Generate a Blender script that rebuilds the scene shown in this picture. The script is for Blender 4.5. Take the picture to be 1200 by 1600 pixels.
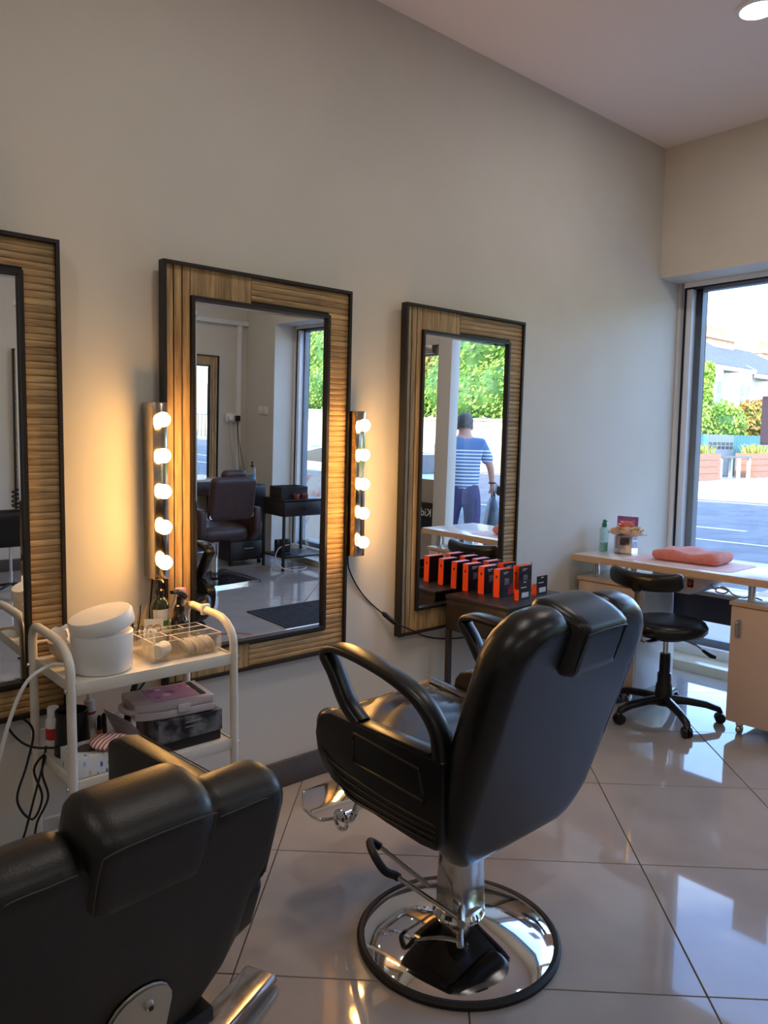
import bpy, bmesh, math, random
from mathutils import Vector, Matrix
random.seed(7)
S = bpy.context.scene
COL = S.collection
for o in list(bpy.data.objects):
    bpy.data.objects.remove(o)

# ------------------------------------------------------------------ camera
CAM_F, YAW, PITCH, ROLL = 1194.57, .72253, -.0934226, .0124955
cd = bpy.data.cameras.new('camera')
cd.sensor_fit = 'VERTICAL'
cd.sensor_height = 36.0
cd.lens = CAM_F / 1600 * 36.0
cd.clip_start = .02
cd.clip_end = 400
cam = bpy.data.objects.new('camera', cd)
COL.objects.link(cam)
_f = Vector((math.sin(YAW) * math.cos(PITCH), math.cos(YAW) * math.cos(PITCH), math.sin(PITCH)))
_r = Vector((math.cos(YAW), -math.sin(YAW), 0))
_u = _r.cross(_f)
_r2 = _r * math.cos(ROLL) + _u * math.sin(ROLL)
_u2 = -_r * math.sin(ROLL) + _u * math.cos(ROLL)
cam.matrix_world = Matrix(((_r2.x, _u2.x, -_f.x, 0), (_r2.y, _u2.y, -_f.y, 0), (_r2.z, _u2.z, -_f.z, 1.3745), (0, 0, 0, 1)))
S.camera = cam

# ------------------------------------------------------------------ world, sun, exposure
EXPOSURE = 0.66
SKY, SUN = .76, 3.0
LAMP_W = 4
BULB = 70
w = bpy.data.worlds.new('sky')
S.world = w
w.use_nodes = True
nt = w.node_tree
nt.nodes.clear()
sk = nt.nodes.new('ShaderNodeTexSky')
sk.sky_type = 'NISHITA'
sk.sun_disc = False
sk.sun_elevation = math.radians(32)
sk.sun_rotation = math.radians(265)
sk.air_density = 1.0
sk.dust_density = .6
sk.ozone_density = 1.6
tc = nt.nodes.new('ShaderNodeTexCoord')
cn = nt.nodes.new('ShaderNodeTexNoise')
cn.inputs['Scale'].default_value = 2.2
cn.inputs['Detail'].default_value = 6
cn.inputs['Roughness'].default_value = .6
mp = nt.nodes.new('ShaderNodeMapping')
mp.inputs['Scale'].default_value = (1, 1, 3.5)
cr = nt.nodes.new('ShaderNodeValToRGB')
cr.color_ramp.elements[0].position = .47
cr.color_ramp.elements[1].position = .72
mx = nt.nodes.new('ShaderNodeMix')
mx.data_type = 'RGBA'
mx.inputs['B'].default_value = (5.6, 5.9, 6.2, 1)
bg = nt.nodes.new('ShaderNodeBackground')
bg.inputs['Strength'].default_value = SKY
wo = nt.nodes.new('ShaderNodeOutputWorld')
L = nt.links.new
L(tc.outputs['Generated'], mp.inputs['Vector'])
L(mp.outputs['Vector'], cn.inputs['Vector'])
L(cn.outputs['Fac'], cr.inputs['Fac'])
L(cr.outputs['Color'], mx.inputs['Factor'])
L(sk.outputs['Color'], mx.inputs['A'])
tint = nt.nodes.new('ShaderNodeMix')
tint.data_type = 'RGBA'
tint.blend_type = 'MULTIPLY'
tint.inputs['Factor'].default_value = 1
tint.inputs['B'].default_value = (.78, .94, 1.18, 1)
L(mx.outputs['Result'], tint.inputs['A'])
L(tint.outputs['Result'], bg.inputs['Color'])
L(bg.outputs['Background'], wo.inputs['Surface'])
sd = bpy.data.lights.new('sun', 'SUN')
sd.energy = SUN
sd.angle = math.radians(.6)
sd.color = (1, .93, .8)
so = bpy.data.objects.new('sun', sd)
COL.objects.link(so)
_el, _az = math.radians(32), math.radians(24)   # light travels towards +X and a little +Y
sdir = Vector((math.cos(_el) * math.cos(_az), math.cos(_el) * math.sin(_az), -math.sin(_el)))
so.rotation_euler = sdir.to_track_quat('-Z', 'Y').to_euler()
so.location = (-20, 5, 30)
vs = S.view_settings
vs.view_transform = 'Standard'
vs.look = 'None'
vs.exposure = EXPOSURE
vs.gamma = 1
vs.use_curve_mapping = False
S.cycles.max_bounces = 10
S.cycles.diffuse_bounces = 5
S.cycles.glossy_bounces = 7
S.cycles.transmission_bounces = 8
S.cycles.transparent_max_bounces = 16
S.cycles.sample_clamp_indirect = 6
S.cycles.blur_glossy = .5
S.cycles.caustics_reflective = False
S.cycles.caustics_refractive = False

# ------------------------------------------------------------------ helpers
def lin(c):
    return tuple(((v / 255) / 12.92 if v / 255 <= .04045 else ((v / 255 + .055) / 1.055) ** 2.4) for v in c)

MATS = {}
def mat(name, rgb, rough=.5, metal=0.0, rgb2=None, scale=8, stretch=(1, 1, 1), bump=0, bscale=60, coat=0, spec=.5,
        trans=0, ior=1.45, emit=None, estr=0, detail=4, lo=.35, hi=.65, alpha=1, sheen=0, rvar=0):
    if name in MATS:
        return MATS[name]
    m = bpy.data.materials.new(name)
    m.use_nodes = True
    n = m.node_tree
    b = n.nodes['Principled BSDF']
    c1 = (*lin(rgb), 1)
    b.inputs['Base Color'].default_value = c1
    b.inputs['Roughness'].default_value = rough
    b.inputs['Metallic'].default_value = metal
    b.inputs['Coat Weight'].default_value = coat
    b.inputs['Coat Roughness'].default_value = .08
    b.inputs['Specular IOR Level'].default_value = spec
    b.inputs['Transmission Weight'].default_value = trans
    b.inputs['IOR'].default_value = ior
    b.inputs['Alpha'].default_value = alpha
    b.inputs['Sheen Weight'].default_value = sheen
    if emit:
        b.inputs['Emission Color'].default_value = (*emit, 1)
        b.inputs['Emission Strength'].default_value = estr
    lk = n.links.new
    if rgb2 or bump or rvar:
        t = n.nodes.new('ShaderNodeTexCoord')
        mpn = n.nodes.new('ShaderNodeMapping')
        mpn.inputs['Scale'].default_value = stretch
        lk(t.outputs['Object'], mpn.inputs['Vector'])
    if rgb2 or rvar:
        nz = n.nodes.new('ShaderNodeTexNoise')
        nz.inputs['Scale'].default_value = scale
        nz.inputs['Detail'].default_value = detail
        lk(mpn.outputs['Vector'], nz.inputs['Vector'])
        if rgb2:
            r = n.nodes.new('ShaderNodeValToRGB')
            r.color_ramp.elements[0].position = lo
            r.color_ramp.elements[1].position = hi
            r.color_ramp.elements[0].color = c1
            r.color_ramp.elements[1].color = (*lin(rgb2), 1)
            lk(nz.outputs['Fac'], r.inputs['Fac'])
            lk(r.outputs['Color'], b.inputs['Base Color'])
        if rvar:
            mr = n.nodes.new('ShaderNodeMapRange')
            mr.inputs['To Min'].default_value = max(0, rough - rvar)
            mr.inputs['To Max'].default_value = rough + rvar
            lk(nz.outputs['Fac'], mr.inputs['Value'])
            lk(mr.outputs['Result'], b.inputs['Roughness'])
    if bump:
        bz = n.nodes.new('ShaderNodeTexNoise')
        bz.inputs['Scale'].default_value = bscale
        bz.inputs['Detail'].default_value = 3
        bp = n.nodes.new('ShaderNodeBump')
        bp.inputs['Strength'].default_value = bump
        bp.inputs['Distance'].default_value = .004
        lk(mpn.outputs['Vector'], bz.inputs['Vector'])
        lk(bz.outputs['Fac'], bp.inputs['Height'])
        lk(bp.outputs['Normal'], b.inputs['Normal'])
    MATS[name] = m
    return m

def glassmat(name, tint=(1, 1, 1), rough=0.0, refl=1.0, haze=0):
    """thin clear sheet: straight-through transparency plus a fresnel mirror"""
    if name in MATS:
        return MATS[name]
    m = bpy.data.materials.new(name)
    m.use_nodes = True
    n = m.node_tree
    n.nodes.clear()
    o = n.nodes.new('ShaderNodeOutputMaterial')
    t = n.nodes.new('ShaderNodeBsdfTransparent')
    t.inputs['Color'].default_value = (*tint, 1)
    g = n.nodes.new('ShaderNodeBsdfGlossy')
    g.inputs['Roughness'].default_value = rough
    f = n.nodes.new('ShaderNodeLayerWeight')      # 'Facing' is the same from both sides of the sheet
    f.inputs['Blend'].default_value = .5
    pw = n.nodes.new('ShaderNodeMath')
    pw.operation = 'POWER'
    pw.inputs[1].default_value = 4.5
    mu = n.nodes.new('ShaderNodeMath')
    mu.operation = 'MULTIPLY_ADD'
    mu.inputs[1].default_value = .8 * refl
    mu.inputs[2].default_value = .035 * refl
    x = n.nodes.new('ShaderNodeMixShader')
    if haze:
        df = n.nodes.new('ShaderNodeBsdfDiffuse')
        df.inputs['Color'].default_value = (*tint, 1)
        x0 = n.nodes.new('ShaderNodeMixShader')
        x0.inputs['Fac'].default_value = haze
        n.links.new(t.outputs[0], x0.inputs[1])
        n.links.new(df.outputs[0], x0.inputs[2])
        t = x0
    n.links.new(f.outputs['Facing'], pw.inputs[0])
    n.links.new(pw.outputs[0], mu.inputs[0])
    n.links.new(mu.outputs[0], x.inputs['Fac'])
    n.links.new(t.outputs[0], x.inputs[1])
    n.links.new(g.outputs[0], x.inputs[2])
    n.links.new(x.outputs[0], o.inputs['Surface'])
    MATS[name] = m
    return m

class MB:
    def __init__(s):
        s.v, s.f = [], []
    def add(s, v, f):
        k = len(s.v)
        s.v += [tuple(p) for p in v]
        s.f += [tuple(i + k for i in q) for q in f]
        return s
    def box(s, x0, x1, y0, y1, z0, z1, M=None):
        v = [Vector(p) for p in ((x0, y0, z0), (x1, y0, z0), (x1, y1, z0), (x0, y1, z0), (x0, y0, z1), (x1, y0, z1), (x1, y1, z1), (x0, y1, z1))]
        if M:
            v = [M @ p for p in v]
        return s.add(v, ((0, 3, 2, 1), (4, 5, 6, 7), (0, 1, 5, 4), (1, 2, 6, 5), (2, 3, 7, 6), (3, 0, 4, 7)))
    def cbox(s, c, d, M=None):
        return s.box(c[0] - d[0] / 2, c[0] + d[0] / 2, c[1] - d[1] / 2, c[1] + d[1] / 2, c[2] - d[2] / 2, c[2] + d[2] / 2, M)
    def prism(s, poly, axis, a, b):
        """poly: 2-D outline; axis 'x': (y,z), 'y': (x,z), 'z': (x,y); extruded from a to b"""
        n = len(poly)
        def P(q, t):
            return {'x': (t, q[0], q[1]), 'y': (q[0], t, q[1]), 'z': (q[0], q[1], t)}[axis]
        v = [P(q, a) for q in poly] + [P(q, b) for q in poly]
        f = [tuple(range(n - 1, -1, -1)), tuple(range(n, 2 * n))] + [(i, (i + 1) % n, n + (i + 1) % n, n + i) for i in range(n)]
        return s.add(v, f)
    def cyl(s, p0, p1, r0, r1=None, n=16, cap=True):
        r1 = r0 if r1 is None else r1
        return s.tube([p0, p1], [r0, r1], n, cap=cap)
    def tube(s, path, r, n=8, closed=False, cap=True):
        P = [Vector(p) for p in path]
        m = len(P)
        R_ = r if isinstance(r, (list, tuple)) else [r] * m
        T = []
        for i in range(m):
            a = P[(i - 1) % m] if closed or i > 0 else P[i]
            b = P[(i + 1) % m] if closed or i < m - 1 else P[i]
            t = b - a
            T.append(t.normalized() if t.length > 1e-9 else Vector((0, 0, 1)))
        ref = Vector((0, 0, 1)) if abs(T[0].z) < .9 else Vector((1, 0, 0))
        N = (ref - T[0] * ref.dot(T[0])).normalized()
        v = []
        for i in range(m):
            N = (N - T[i] * N.dot(T[i]))
            N = N.normalized() if N.length > 1e-6 else T[i].orthogonal().normalized()
            B = T[i].cross(N)
            for k in range(n):
                a = 2 * math.pi * k / n
                v.append(P[i] + (N * math.cos(a) + B * math.sin(a)) * R_[i])
        f = []
        for i in range(m if closed else m - 1):
            j = (i + 1) % m
            for k in range(n):
                f.append((i * n + k, i * n + (k + 1) % n, j * n + (k + 1) % n, j * n + k))
        if cap and not closed:
            f += [tuple(range(n - 1, -1, -1)), tuple((m - 1) * n + k for k in range(n))]
        return s.add(v, f)
    def sweep(s, path, wd, th, side, n=12, p=3.0):
        """superelliptic cross-section (width along vector side) swept along a path"""
        P = [Vector(q) for q in path]
        m = len(P)
        W = wd if isinstance(wd, (list, tuple)) else [wd] * m
        H = th if isinstance(th, (list, tuple)) else [th] * m
        sd_ = Vector(side)
        v = []
        for i in range(m):
            t = (P[min(i + 1, m - 1)] - P[max(i - 1, 0)]).normalized()
            B = (sd_ - t * sd_.dot(t)).normalized()
            N = t.cross(B)
            for k in range(n):
                a = 2 * math.pi * (k + .5) / n
                c, q = math.cos(a), math.sin(a)
                x = math.copysign(abs(c) ** (2 / p), c) * W[i] / 2
                y = math.copysign(abs(q) ** (2 / p), q) * H[i] / 2
                v.append(P[i] + B * x + N * y)
        f = [(i * n + k, i * n + (k + 1) % n, (i + 1) * n + (k + 1) % n, (i + 1) * n + k) for i in range(m - 1) for k in range(n)]
        f += [tuple(range(n - 1, -1, -1)), tuple((m - 1) * n + k for k in range(n))]
        return s.add(v, f)
    def lathe(s, prof, n=32, c=(0, 0, 0), M=None, sx=1, sy=1):
        v, f, rings = [], [], []
        for r, z in prof:
            if r < 1e-6:
                rings.append([len(v)])
                v.append(Vector((0, 0, z)))
            else:
                rings.append(list(range(len(v), len(v) + n)))
                v += [Vector((r * math.cos(2 * math.pi * k / n) * sx, r * math.sin(2 * math.pi * k / n) * sy, z)) for k in range(n)]
        for a, b in zip(rings, rings[1:]):
            if len(a) == 1 and len(b) == 1:
                continue
            for k in range(n):
                k2 = (k + 1) % n
                if len(a) == 1:
                    f.append((a[0], b[k2], b[k]))
                elif len(b) == 1:
                    f.append((a[k], a[k2], b[0]))
                else:
                    f.append((a[k], a[k2], b[k2], b[k]))
        if M:
            v = [M @ p for p in v]
        c = Vector(c)
        return s.add([p + c for p in v], f)
    def sphere(s, c, r, n=16, m=10, sz=1):
        return s.lathe([(r * math.sin(math.pi * i / m), -r * sz * math.cos(math.pi * i / m)) for i in range(m + 1)], n, c)
    def cushion(s, cols, r, tf, tb, fn, nv=16):
        """padded slab: cols=(u, bottom, top) columns of its outline; r edge rounding; tf/tb half thickness; fn(u,v,n)->xyz"""
        m = len(cols)
        G = [[(u, b + (t - b) * (.5 - .5 * math.cos(math.pi * k / nv))) for k in range(nv + 1)] for u, b, t in cols]
        pl = [g[0] for g in G] + G[-1][1:] + [g[-1] for g in G[::-1]][1:] + G[0][::-1][1:-1]
        sg = [(pl[i], pl[(i + 1) % len(pl)]) for i in range(len(pl))]
        def dist(p):
            best = 1e9
            for a, b in sg:
                dx, dy = b[0] - a[0], b[1] - a[1]
                l2 = dx * dx + dy * dy
                t = 0 if l2 < 1e-12 else max(0, min(1, ((p[0] - a[0]) * dx + (p[1] - a[1]) * dy) / l2))
                q = (a[0] + t * dx - p[0]) ** 2 + (a[1] + t * dy - p[1]) ** 2
                best = min(best, q)
            return math.sqrt(best)
        v, idF, idB = [], {}, {}
        for i in range(m):
            for k in range(nv + 1):
                u, vv = G[i][k]
                e = i in (0, m - 1) or k in (0, nv)
                d = 0 if e else min(dist((u, vv)) / r, 1)
                t = math.sqrt(max(0, 1 - (1 - d) ** 2))
                idF[i, k] = len(v)
                v.append(fn(u, vv, tf * t))
                if e:
                    idB[i, k] = idF[i, k]
                else:
                    idB[i, k] = len(v)
                    v.append(fn(u, vv, -tb * t))
        f = []
        for i in range(m - 1):
            for k in range(nv):
                q = (idF[i, k], idF[i + 1, k], idF[i + 1, k + 1], idF[i, k + 1])
                f.append(q)
                q2 = (idB[i, k + 1], idB[i + 1, k + 1], idB[i + 1, k], idB[i, k])
                f.append(q2)
        return s.add(v, f)
    def build(s, name, m, parent=None, smooth=35, bevel=0, seg=2, M=None):
        me = bpy.data.meshes.new(name)
        v = s.v if M is None else [M @ Vector(p) for p in s.v]
        me.from_pydata(v, [], s.f)
        bm = bmesh.new()
        bm.from_mesh(me)
        bmesh.ops.remove_doubles(bm, verts=bm.verts, dist=1e-6)
        if bevel:
            ed = [e for e in bm.edges if len(e.link_faces) == 2 and e.calc_face_angle(0) > math.radians(28)]
            bmesh.ops.bevel(bm, geom=ed, offset=bevel, segments=seg, profile=.5, affect='EDGES', clamp_overlap=True)
        bmesh.ops.recalc_face_normals(bm, faces=bm.faces)
        bm.to_mesh(me)
        bm.free()
        if smooth:
            me.shade_smooth()
            me.set_sharp_from_angle(angle=math.radians(smooth))
        me.materials.append(m)
        o = bpy.data.objects.new(name, me)
        COL.objects.link(o)
        if parent:
            o.parent = parent
        return o

def tag(o, label=None, cat=None, group=None, kind=None):
    if label: o['label'] = label
    if cat: o['category'] = cat
    if group: o['group'] = group
    if kind: o['kind'] = kind
    return o

def thing(name, loc=(0, 0, 0), rz=0, label=None, cat=None, group=None, kind=None, rot=None):
    o = bpy.data.objects.new(name, None)
    o.empty_display_size = .1
    COL.objects.link(o)
    o.location = loc
    o.rotation_euler = rot if rot else (0, 0, rz)
    return tag(o, label, cat, group, kind)

def inst(name, me, parent, loc=(0, 0, 0), rot=(0, 0, 0), scale=(1, 1, 1)):
    o = bpy.data.objects.new(name, me)
    COL.objects.link(o)
    o.parent = parent
    o.location, o.rotation_euler, o.scale = loc, rot, scale
    return o

KIDS = {}
def copy_tree(o, parent=None):
    c = o.copy()
    COL.objects.link(c)
    if parent:
        c.parent = parent
    for ch in [x for x in bpy.data.objects if x.parent == o]:
        copy_tree(ch, c)
    return c

def rrcols(w, h, rad, n=16, cx=0, v0=0, wb=None):
    """columns of a rounded rectangle 2w wide, from v0 to v0+h"""
    out = []
    for i in range(n + 1):
        u = -w * math.cos(math.pi * i / n)
        e = max(0, abs(u) - (w - rad))
        k = rad - math.sqrt(max(0, rad * rad - e * e))
        out.append((cx + u, v0 + k, v0 + h - k))
    return out

def arc(c, r, a0, a1, n, plane='xz', y=0):
    pts = []
    for i in range(n + 1):
        a = math.radians(a0 + (a1 - a0) * i / n)
        p, q = c[0] + r * math.cos(a), c[1] + r * math.sin(a)
        pts.append({'xz': (p, y, q), 'xy': (p, q, y), 'yz': (y, p, q)}[plane])
    return pts

def smoothpath(pts, k=6):
    """Catmull-Rom through points"""
    P = [Vector(p) for p in pts]
    out = []
    for i in range(len(P) - 1):
        a, b, c, d = P[max(i - 1, 0)], P[i], P[i + 1], P[min(i + 2, len(P) - 1)]
        for j in range(k):
            t = j / k
            out.append(.5 * ((2 * b) + (c - a) * t + (2 * a - 5 * b + 4 * c - d) * t * t + (3 * b - a - 3 * c + d) * t ** 3))
    out.append(P[-1])
    return out

def text(s, name, size, m, parent, M, depth=.0006, align='LEFT'):
    cu = bpy.data.curves.new(name, 'FONT')
    cu.body = s
    cu.size = size
    cu.extrude = depth
    cu.align_x = align
    o = bpy.data.objects.new(name, cu)
    COL.objects.link(o)
    dg = bpy.context.evaluated_depsgraph_get()
    me = bpy.data.meshes.new_from_object(o.evaluated_get(dg))
    bpy.data.objects.remove(o)
    me.materials.clear()
    me.materials.append(m)
    t = bpy.data.objects.new(name, me)
    COL.objects.link(t)
    t.parent = parent
    t.matrix_local = M
    return t

# ------------------------------------------------------------------ materials
WALL = mat('wall_paint', (212, 206, 194), .6, rgb2=(208, 202, 190), scale=3, bump=.04, bscale=220)
CEIL = mat('ceiling_paint', (240, 230, 228), .7, bump=.03, bscale=200)
TILE = mat('polished_tile', (160, 154, 150), .035, rgb2=(168, 162, 158), scale=5, coat=.35, spec=.6, rvar=.012)
GROUT = mat('grout', (70, 66, 64), .9, rgb2=(84, 80, 78), scale=40)
SKIRT = mat('skirting_vinyl', (72, 66, 62), .45, rgb2=(84, 77, 72), scale=9, bump=.05)
WHITEFRAME = mat('white_frame_paint', (228, 229, 230), .35, rgb2=(222, 223, 225), scale=12)
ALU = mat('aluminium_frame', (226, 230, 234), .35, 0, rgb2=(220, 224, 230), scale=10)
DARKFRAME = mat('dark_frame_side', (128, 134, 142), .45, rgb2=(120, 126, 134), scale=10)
GASKET = mat('black_gasket', (18, 18, 20), .6)
PANE = glassmat('window_glass')
BLACK = mat('black_paint', (20, 17, 16), .45, rgb2=(28, 24, 22), scale=20)
BLKPLASTIC = mat('black_plastic', (16, 16, 18), .32, bump=.05, bscale=300)
LEATHER = mat('black_leather', (12, 12, 13), .30, rgb2=(17, 16, 17), scale=14, bump=.1, bscale=350, spec=.5)
CHROME = mat('chrome', (225, 225, 225), .06, 1.0, rvar=.03, scale=6)
STEEL = mat('brushed_steel', (190, 186, 180), .28, 1.0, rvar=.06, scale=20)
WHITEMETAL = mat('white_powder_coat', (226, 220, 208), .35, rgb2=(218, 211, 198), scale=14)
WHITEPL = mat('white_plastic', (234, 232, 230), .3, rgb2=(228, 226, 224), scale=9)
RUBBER = mat('black_rubber', (14, 14, 15), .6, bump=.05)
MIRROR = mat('mirror_silver', (244, 246, 246), .0, 1.0)

W = 2.455          # mirror wall plane
XF = 4.36          # inner face of the front wall
XB, YO = -2.6, -2.40
HC = 3.12

# ------------------------------------------------------------------ room shell
fl = MB().box(XB, 4.75, YO, W, -.12, -.0035).build('floor', GROUT)
tag(fl, 'polished grey diagonal tile floor of the salon', kind='structure')
th, ts, ox, oy = -.773875, .6, 2.64115, 1.65614
ca, sa = math.cos(th), math.sin(th)
def tpt(i, j):
    return (ox + ts * (i * ca + j * sa), oy + ts * (i * sa - j * ca))
def clip(poly, ax, val, keep_less):
    out = []
    for i in range(len(poly)):
        a, b = poly[i], poly[(i + 1) % len(poly)]
        ina = (a[ax] <= val) == keep_less
        inb = (b[ax] <= val) == keep_less
        if ina:
            out.append(a)
        if ina != inb:
            t = (val - a[ax]) / (b[ax] - a[ax])
            out.append((a[0] + t * (b[0] - a[0]), a[1] + t * (b[1] - a[1])))
    return out
g = .0018 / ts
def tile_mesh(poly, name):
    b = MB().prism(poly, 'z', -.006, 0)
    return b
full = None
rt = random.Random(3)
for i in range(-16, 12):
    for j in range(-12, 16):
        q = [tpt(i + g, j + g), tpt(i + 1 - g, j + g), tpt(i + 1 - g, j + 1 - g), tpt(i + g, j + 1 - g)]
        p = q
        for ax, val, less in ((0, XB, False), (0, 4.62, True), (1, YO, False), (1, W, True)):
            p = clip(p, ax, val, less)
            if len(p) < 3:
                break
        if len(p) < 3:
            continue
        c = tpt(i + .5, j + .5)
        isfull = len(p) == 4 and all(abs(a[0] - b[0]) + abs(a[1] - b[1]) < 1e-6 for a, b in zip(p, q))
        tilt = (rt.uniform(-1, 1) * .0016, rt.uniform(-1, 1) * .0016, 0)
        if isfull:
            if full is None:
                o = tile_mesh([(a[0] - c[0], a[1] - c[1]) for a in q], 'tile').build('tile', TILE, fl, bevel=.0012, seg=1)
                full = o.data
            else:
                o = inst('tile', full, fl)
        else:
            ar = abs(sum(p[k][0] * p[(k + 1) % len(p)][1] - p[(k + 1) % len(p)][0] * p[k][1] for k in range(len(p)))) / 2
            if ar < .002:
                continue
            o = tile_mesh([(a[0] - c[0], a[1] - c[1]) for a in p], 'tile').build('tile', TILE, fl)
        o.location = (c[0], c[1], 0)
        o.rotation_euler = tilt if isfull else (0, 0, 0)

tag(MB().box(XB - .2, 4.75, W, W + .2, -.1, HC + .05).build('wall_mirror_side', WALL), 'pale grey wall behind the framed mirrors', kind='structure')
tag(MB().box(XB - .2, 4.75, YO - .2, YO, -.1, HC + .05).build('wall_opposite', WALL), 'pale grey wall opposite the mirror stations', kind='structure')
tag(MB().box(XB - .2, XB, YO, W, -.1, HC + .05).build('wall_back', WALL), 'pale grey rear wall of the salon', kind='structure')
wf = MB().box(XF, 4.75, YO, W, 2.367, HC + .05).box(XF, 4.75, YO, -1.85, -.1, 2.367).build('wall_front', WALL)
tag(wf, 'front wall with lintel over the shop windows', kind='structure')
tag(MB().box(XB - .2, 4.75, YO - .2, W + .2, HC, HC + .2).build('ceiling', CEIL), 'flat off-white ceiling', kind='structure')
BRICK = mat('facade_render', (190, 182, 168), .8, rgb2=(176, 168, 154), scale=3)
fb = MB().box(-3.2, 4.75, -10, 12, HC + .2, 10.4)
fb.box(0, 4.75, W + .2, 12, -.1, HC + .2).box(0, 4.75, -10, YO - .2, -.1, HC + .2)
tag(fb.build('wall_upper_storeys', BRICK), 'storeys of the building above and beside the shop', kind='structure')
tag(MB().box(XB, XF, W - .016, W, 0, .108).build('baseboard_mirror_side', SKIRT, bevel=.004), 'dark grey skirting below the mirrors', kind='structure')
tag(MB().box(XB, XF, YO, YO + .016, 0, .108).build('baseboard_opposite', SKIRT, bevel=.004), 'dark grey skirting on the opposite wall', kind='structure')
# boxed pipe trunking on the opposite wall
tr = MB().box(2.2, XF, YO, YO + .045, 2.372, 2.42).box(4.235, 4.285, YO, YO + .04, .1, 2.372)
tag(tr.build('trim_1', WHITEFRAME, bevel=.004), 'white pipe boxing along the opposite wall', kind='structure')
# raised step inside window
SILL = mat('cream_sill', (214, 208, 184), .12, coat=.4)
tag(MB().box(4.405, 4.72, .63, W, -.1, .055).build('trim_2', SILL, bevel=.008), 'glossy cream step at the foot of the shop window', kind='structure')
tag(MB().box(4.405, 4.72, -1.85, -.62, -.1, .055).build('trim_3', SILL, bevel=.008), 'glossy cream step at the foot of the second window', kind='structure')

# ------------------------------------------------------------------ windows and door
def window(name, y0, y1, label, slim0=False):
    """frame between y0<y1 at X 4.59..4.72, from floor step to soffit; slim0: the y0 side butts on a post"""
    t = thing(name, (0, 0, 0), label=label, kind='structure')
    z0, z1 = .055, 2.367
    e0 = .0 if slim0 else .035
    b = MB()
    b.box(4.59, 4.63, y1 - .035, y1, z0, z1)
    if not slim0:
        b.box(4.59, 4.63, y0, y0 + e0, z0, z1)
    b.box(4.59, 4.63, y0 + e0, y1 - .035, z1 - .03, z1).box(4.59, 4.63, y0 + e0, y1 - .035, z0, z0 + .06)
    b.build('frame', WHITEFRAME, t, bevel=.003)
    b = MB().box(4.60, 4.635, y1 - .047, y1 - .035, z0 + .06, z1 - .03)
    if not slim0:
        b.box(4.60, 4.635, y0 + .035, y0 + .047, z0 + .06, z1 - .03)
    b.box(4.60, 4.635, y0 + .047, y1 - .047, z1 - .04, z1 - .03)
    b.build('gasket', GASKET, t)
    b = MB().box(4.605, 4.66, y1 - .085, y1 - .047, z0 + .06, z1 - .04)
    if not slim0:
        b.box(4.605, 4.66, y0 + .047, y0 + .085, z0 + .06, z1 - .04)
    b.build('inner_frame', ALU, t, bevel=.003)
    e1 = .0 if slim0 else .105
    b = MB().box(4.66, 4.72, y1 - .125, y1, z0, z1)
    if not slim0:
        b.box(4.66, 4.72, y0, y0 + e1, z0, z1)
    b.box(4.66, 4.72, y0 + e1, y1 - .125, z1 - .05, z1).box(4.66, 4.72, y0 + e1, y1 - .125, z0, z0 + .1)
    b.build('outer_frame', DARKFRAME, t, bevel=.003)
    MB().box(4.675, 4.681, y0 + .01, y1 - .12, z0 + .09, z1 - .045).build('pane', PANE, t, smooth=0)
    return t
window('window_1', .514, W, 'tall shop window beside the manicure desk', True)
window('window_2', -1.85, -.62, 'tall shop window beside the light switches')
POST = mat('post_paint', (168, 154, 138), .55, rgb2=(160, 146, 130), scale=8)
d = thing('door_1', label='glazed entrance door with solid lower panel and closer', kind='structure')
MB().box(4.50, 4.60, .362, .512, 0, 2.367).build('door_post', WALL, d, bevel=.003)
MB().box(4.50, 4.62, -.62, -.5, 0, 2.367).build('door_post', WALL, d, bevel=.003)
MB().box(4.50, 4.62, -.5, .362, 2.1, 2.367).build('door_head', WALL, d, bevel=.003)
b = MB().box(4.54, 4.585, -.5, -.41, .01, 2.1).box(4.54, 4.585, .335, .362, .01, 2.1).box(4.54, 4.585, -.41, .335, 2.02, 2.1).box(4.54, 4.585, -.41, .335, .01, .08)
b.build('door_frame', POST, d, bevel=.004)
MB().box(4.55, 4.575, -.41, .335, .08, .99).build('kick_panel', POST, d)
MB().box(4.555, 4.561, -.41, .335, .99, 2.02).build('pane', PANE, d, smooth=0)
MB().box(4.485, 4.54, -.02, .30, 2.03, 2.10).build('door_closer', STEEL, d, bevel=.006)

# ------------------------------------------------------------------ outdoors
GZ = -.13
ASPH = mat('asphalt', (98, 100, 106), .9, rgb2=(116, 118, 124), scale=2, bump=.3, bscale=90)
PAVE = mat('pavement_slabs', (168, 164, 158), .85, rgb2=(182, 178, 172), scale=1.2, bump=.2, bscale=40)
LINE = mat('road_paint', (225, 225, 222), .7, rgb2=(205, 205, 202), scale=9)
tag(MB().box(4.75, 7.6, -60, 60, -.4, GZ).build('pavement', PAVE), 'grey pavement in front of the shop', kind='structure')
rd = MB().box(7.6, 21.2, -60, 60, -.42, GZ - .06).build('road', ASPH)
tag(rd, 'asphalt road outside the shop', kind='structure')
tag(MB().box(21.2, 60, -60, 60, -.4, GZ + .0).build('pavement_far', PAVE), 'sunlit pavement across the road', kind='structure')
for y in range(-9, 8):
    MB().box(14.0, 14.14, y * 6, y * 6 + 4.2, GZ - .062, GZ - .056).build('lane_line', LINE, rd)
MB().box(20.6, 20.72, -60, 60, GZ - .062, GZ - .056).build('edge_line', LINE, rd)
MB().box(8.2, 8.32, -60, 60, GZ - .062, GZ - .056).build('edge_line', LINE, rd)
MB().box(12.2, 12.3, -60, 60, GZ - .062, GZ - .056).build('edge_line', LINE, rd)

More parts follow.
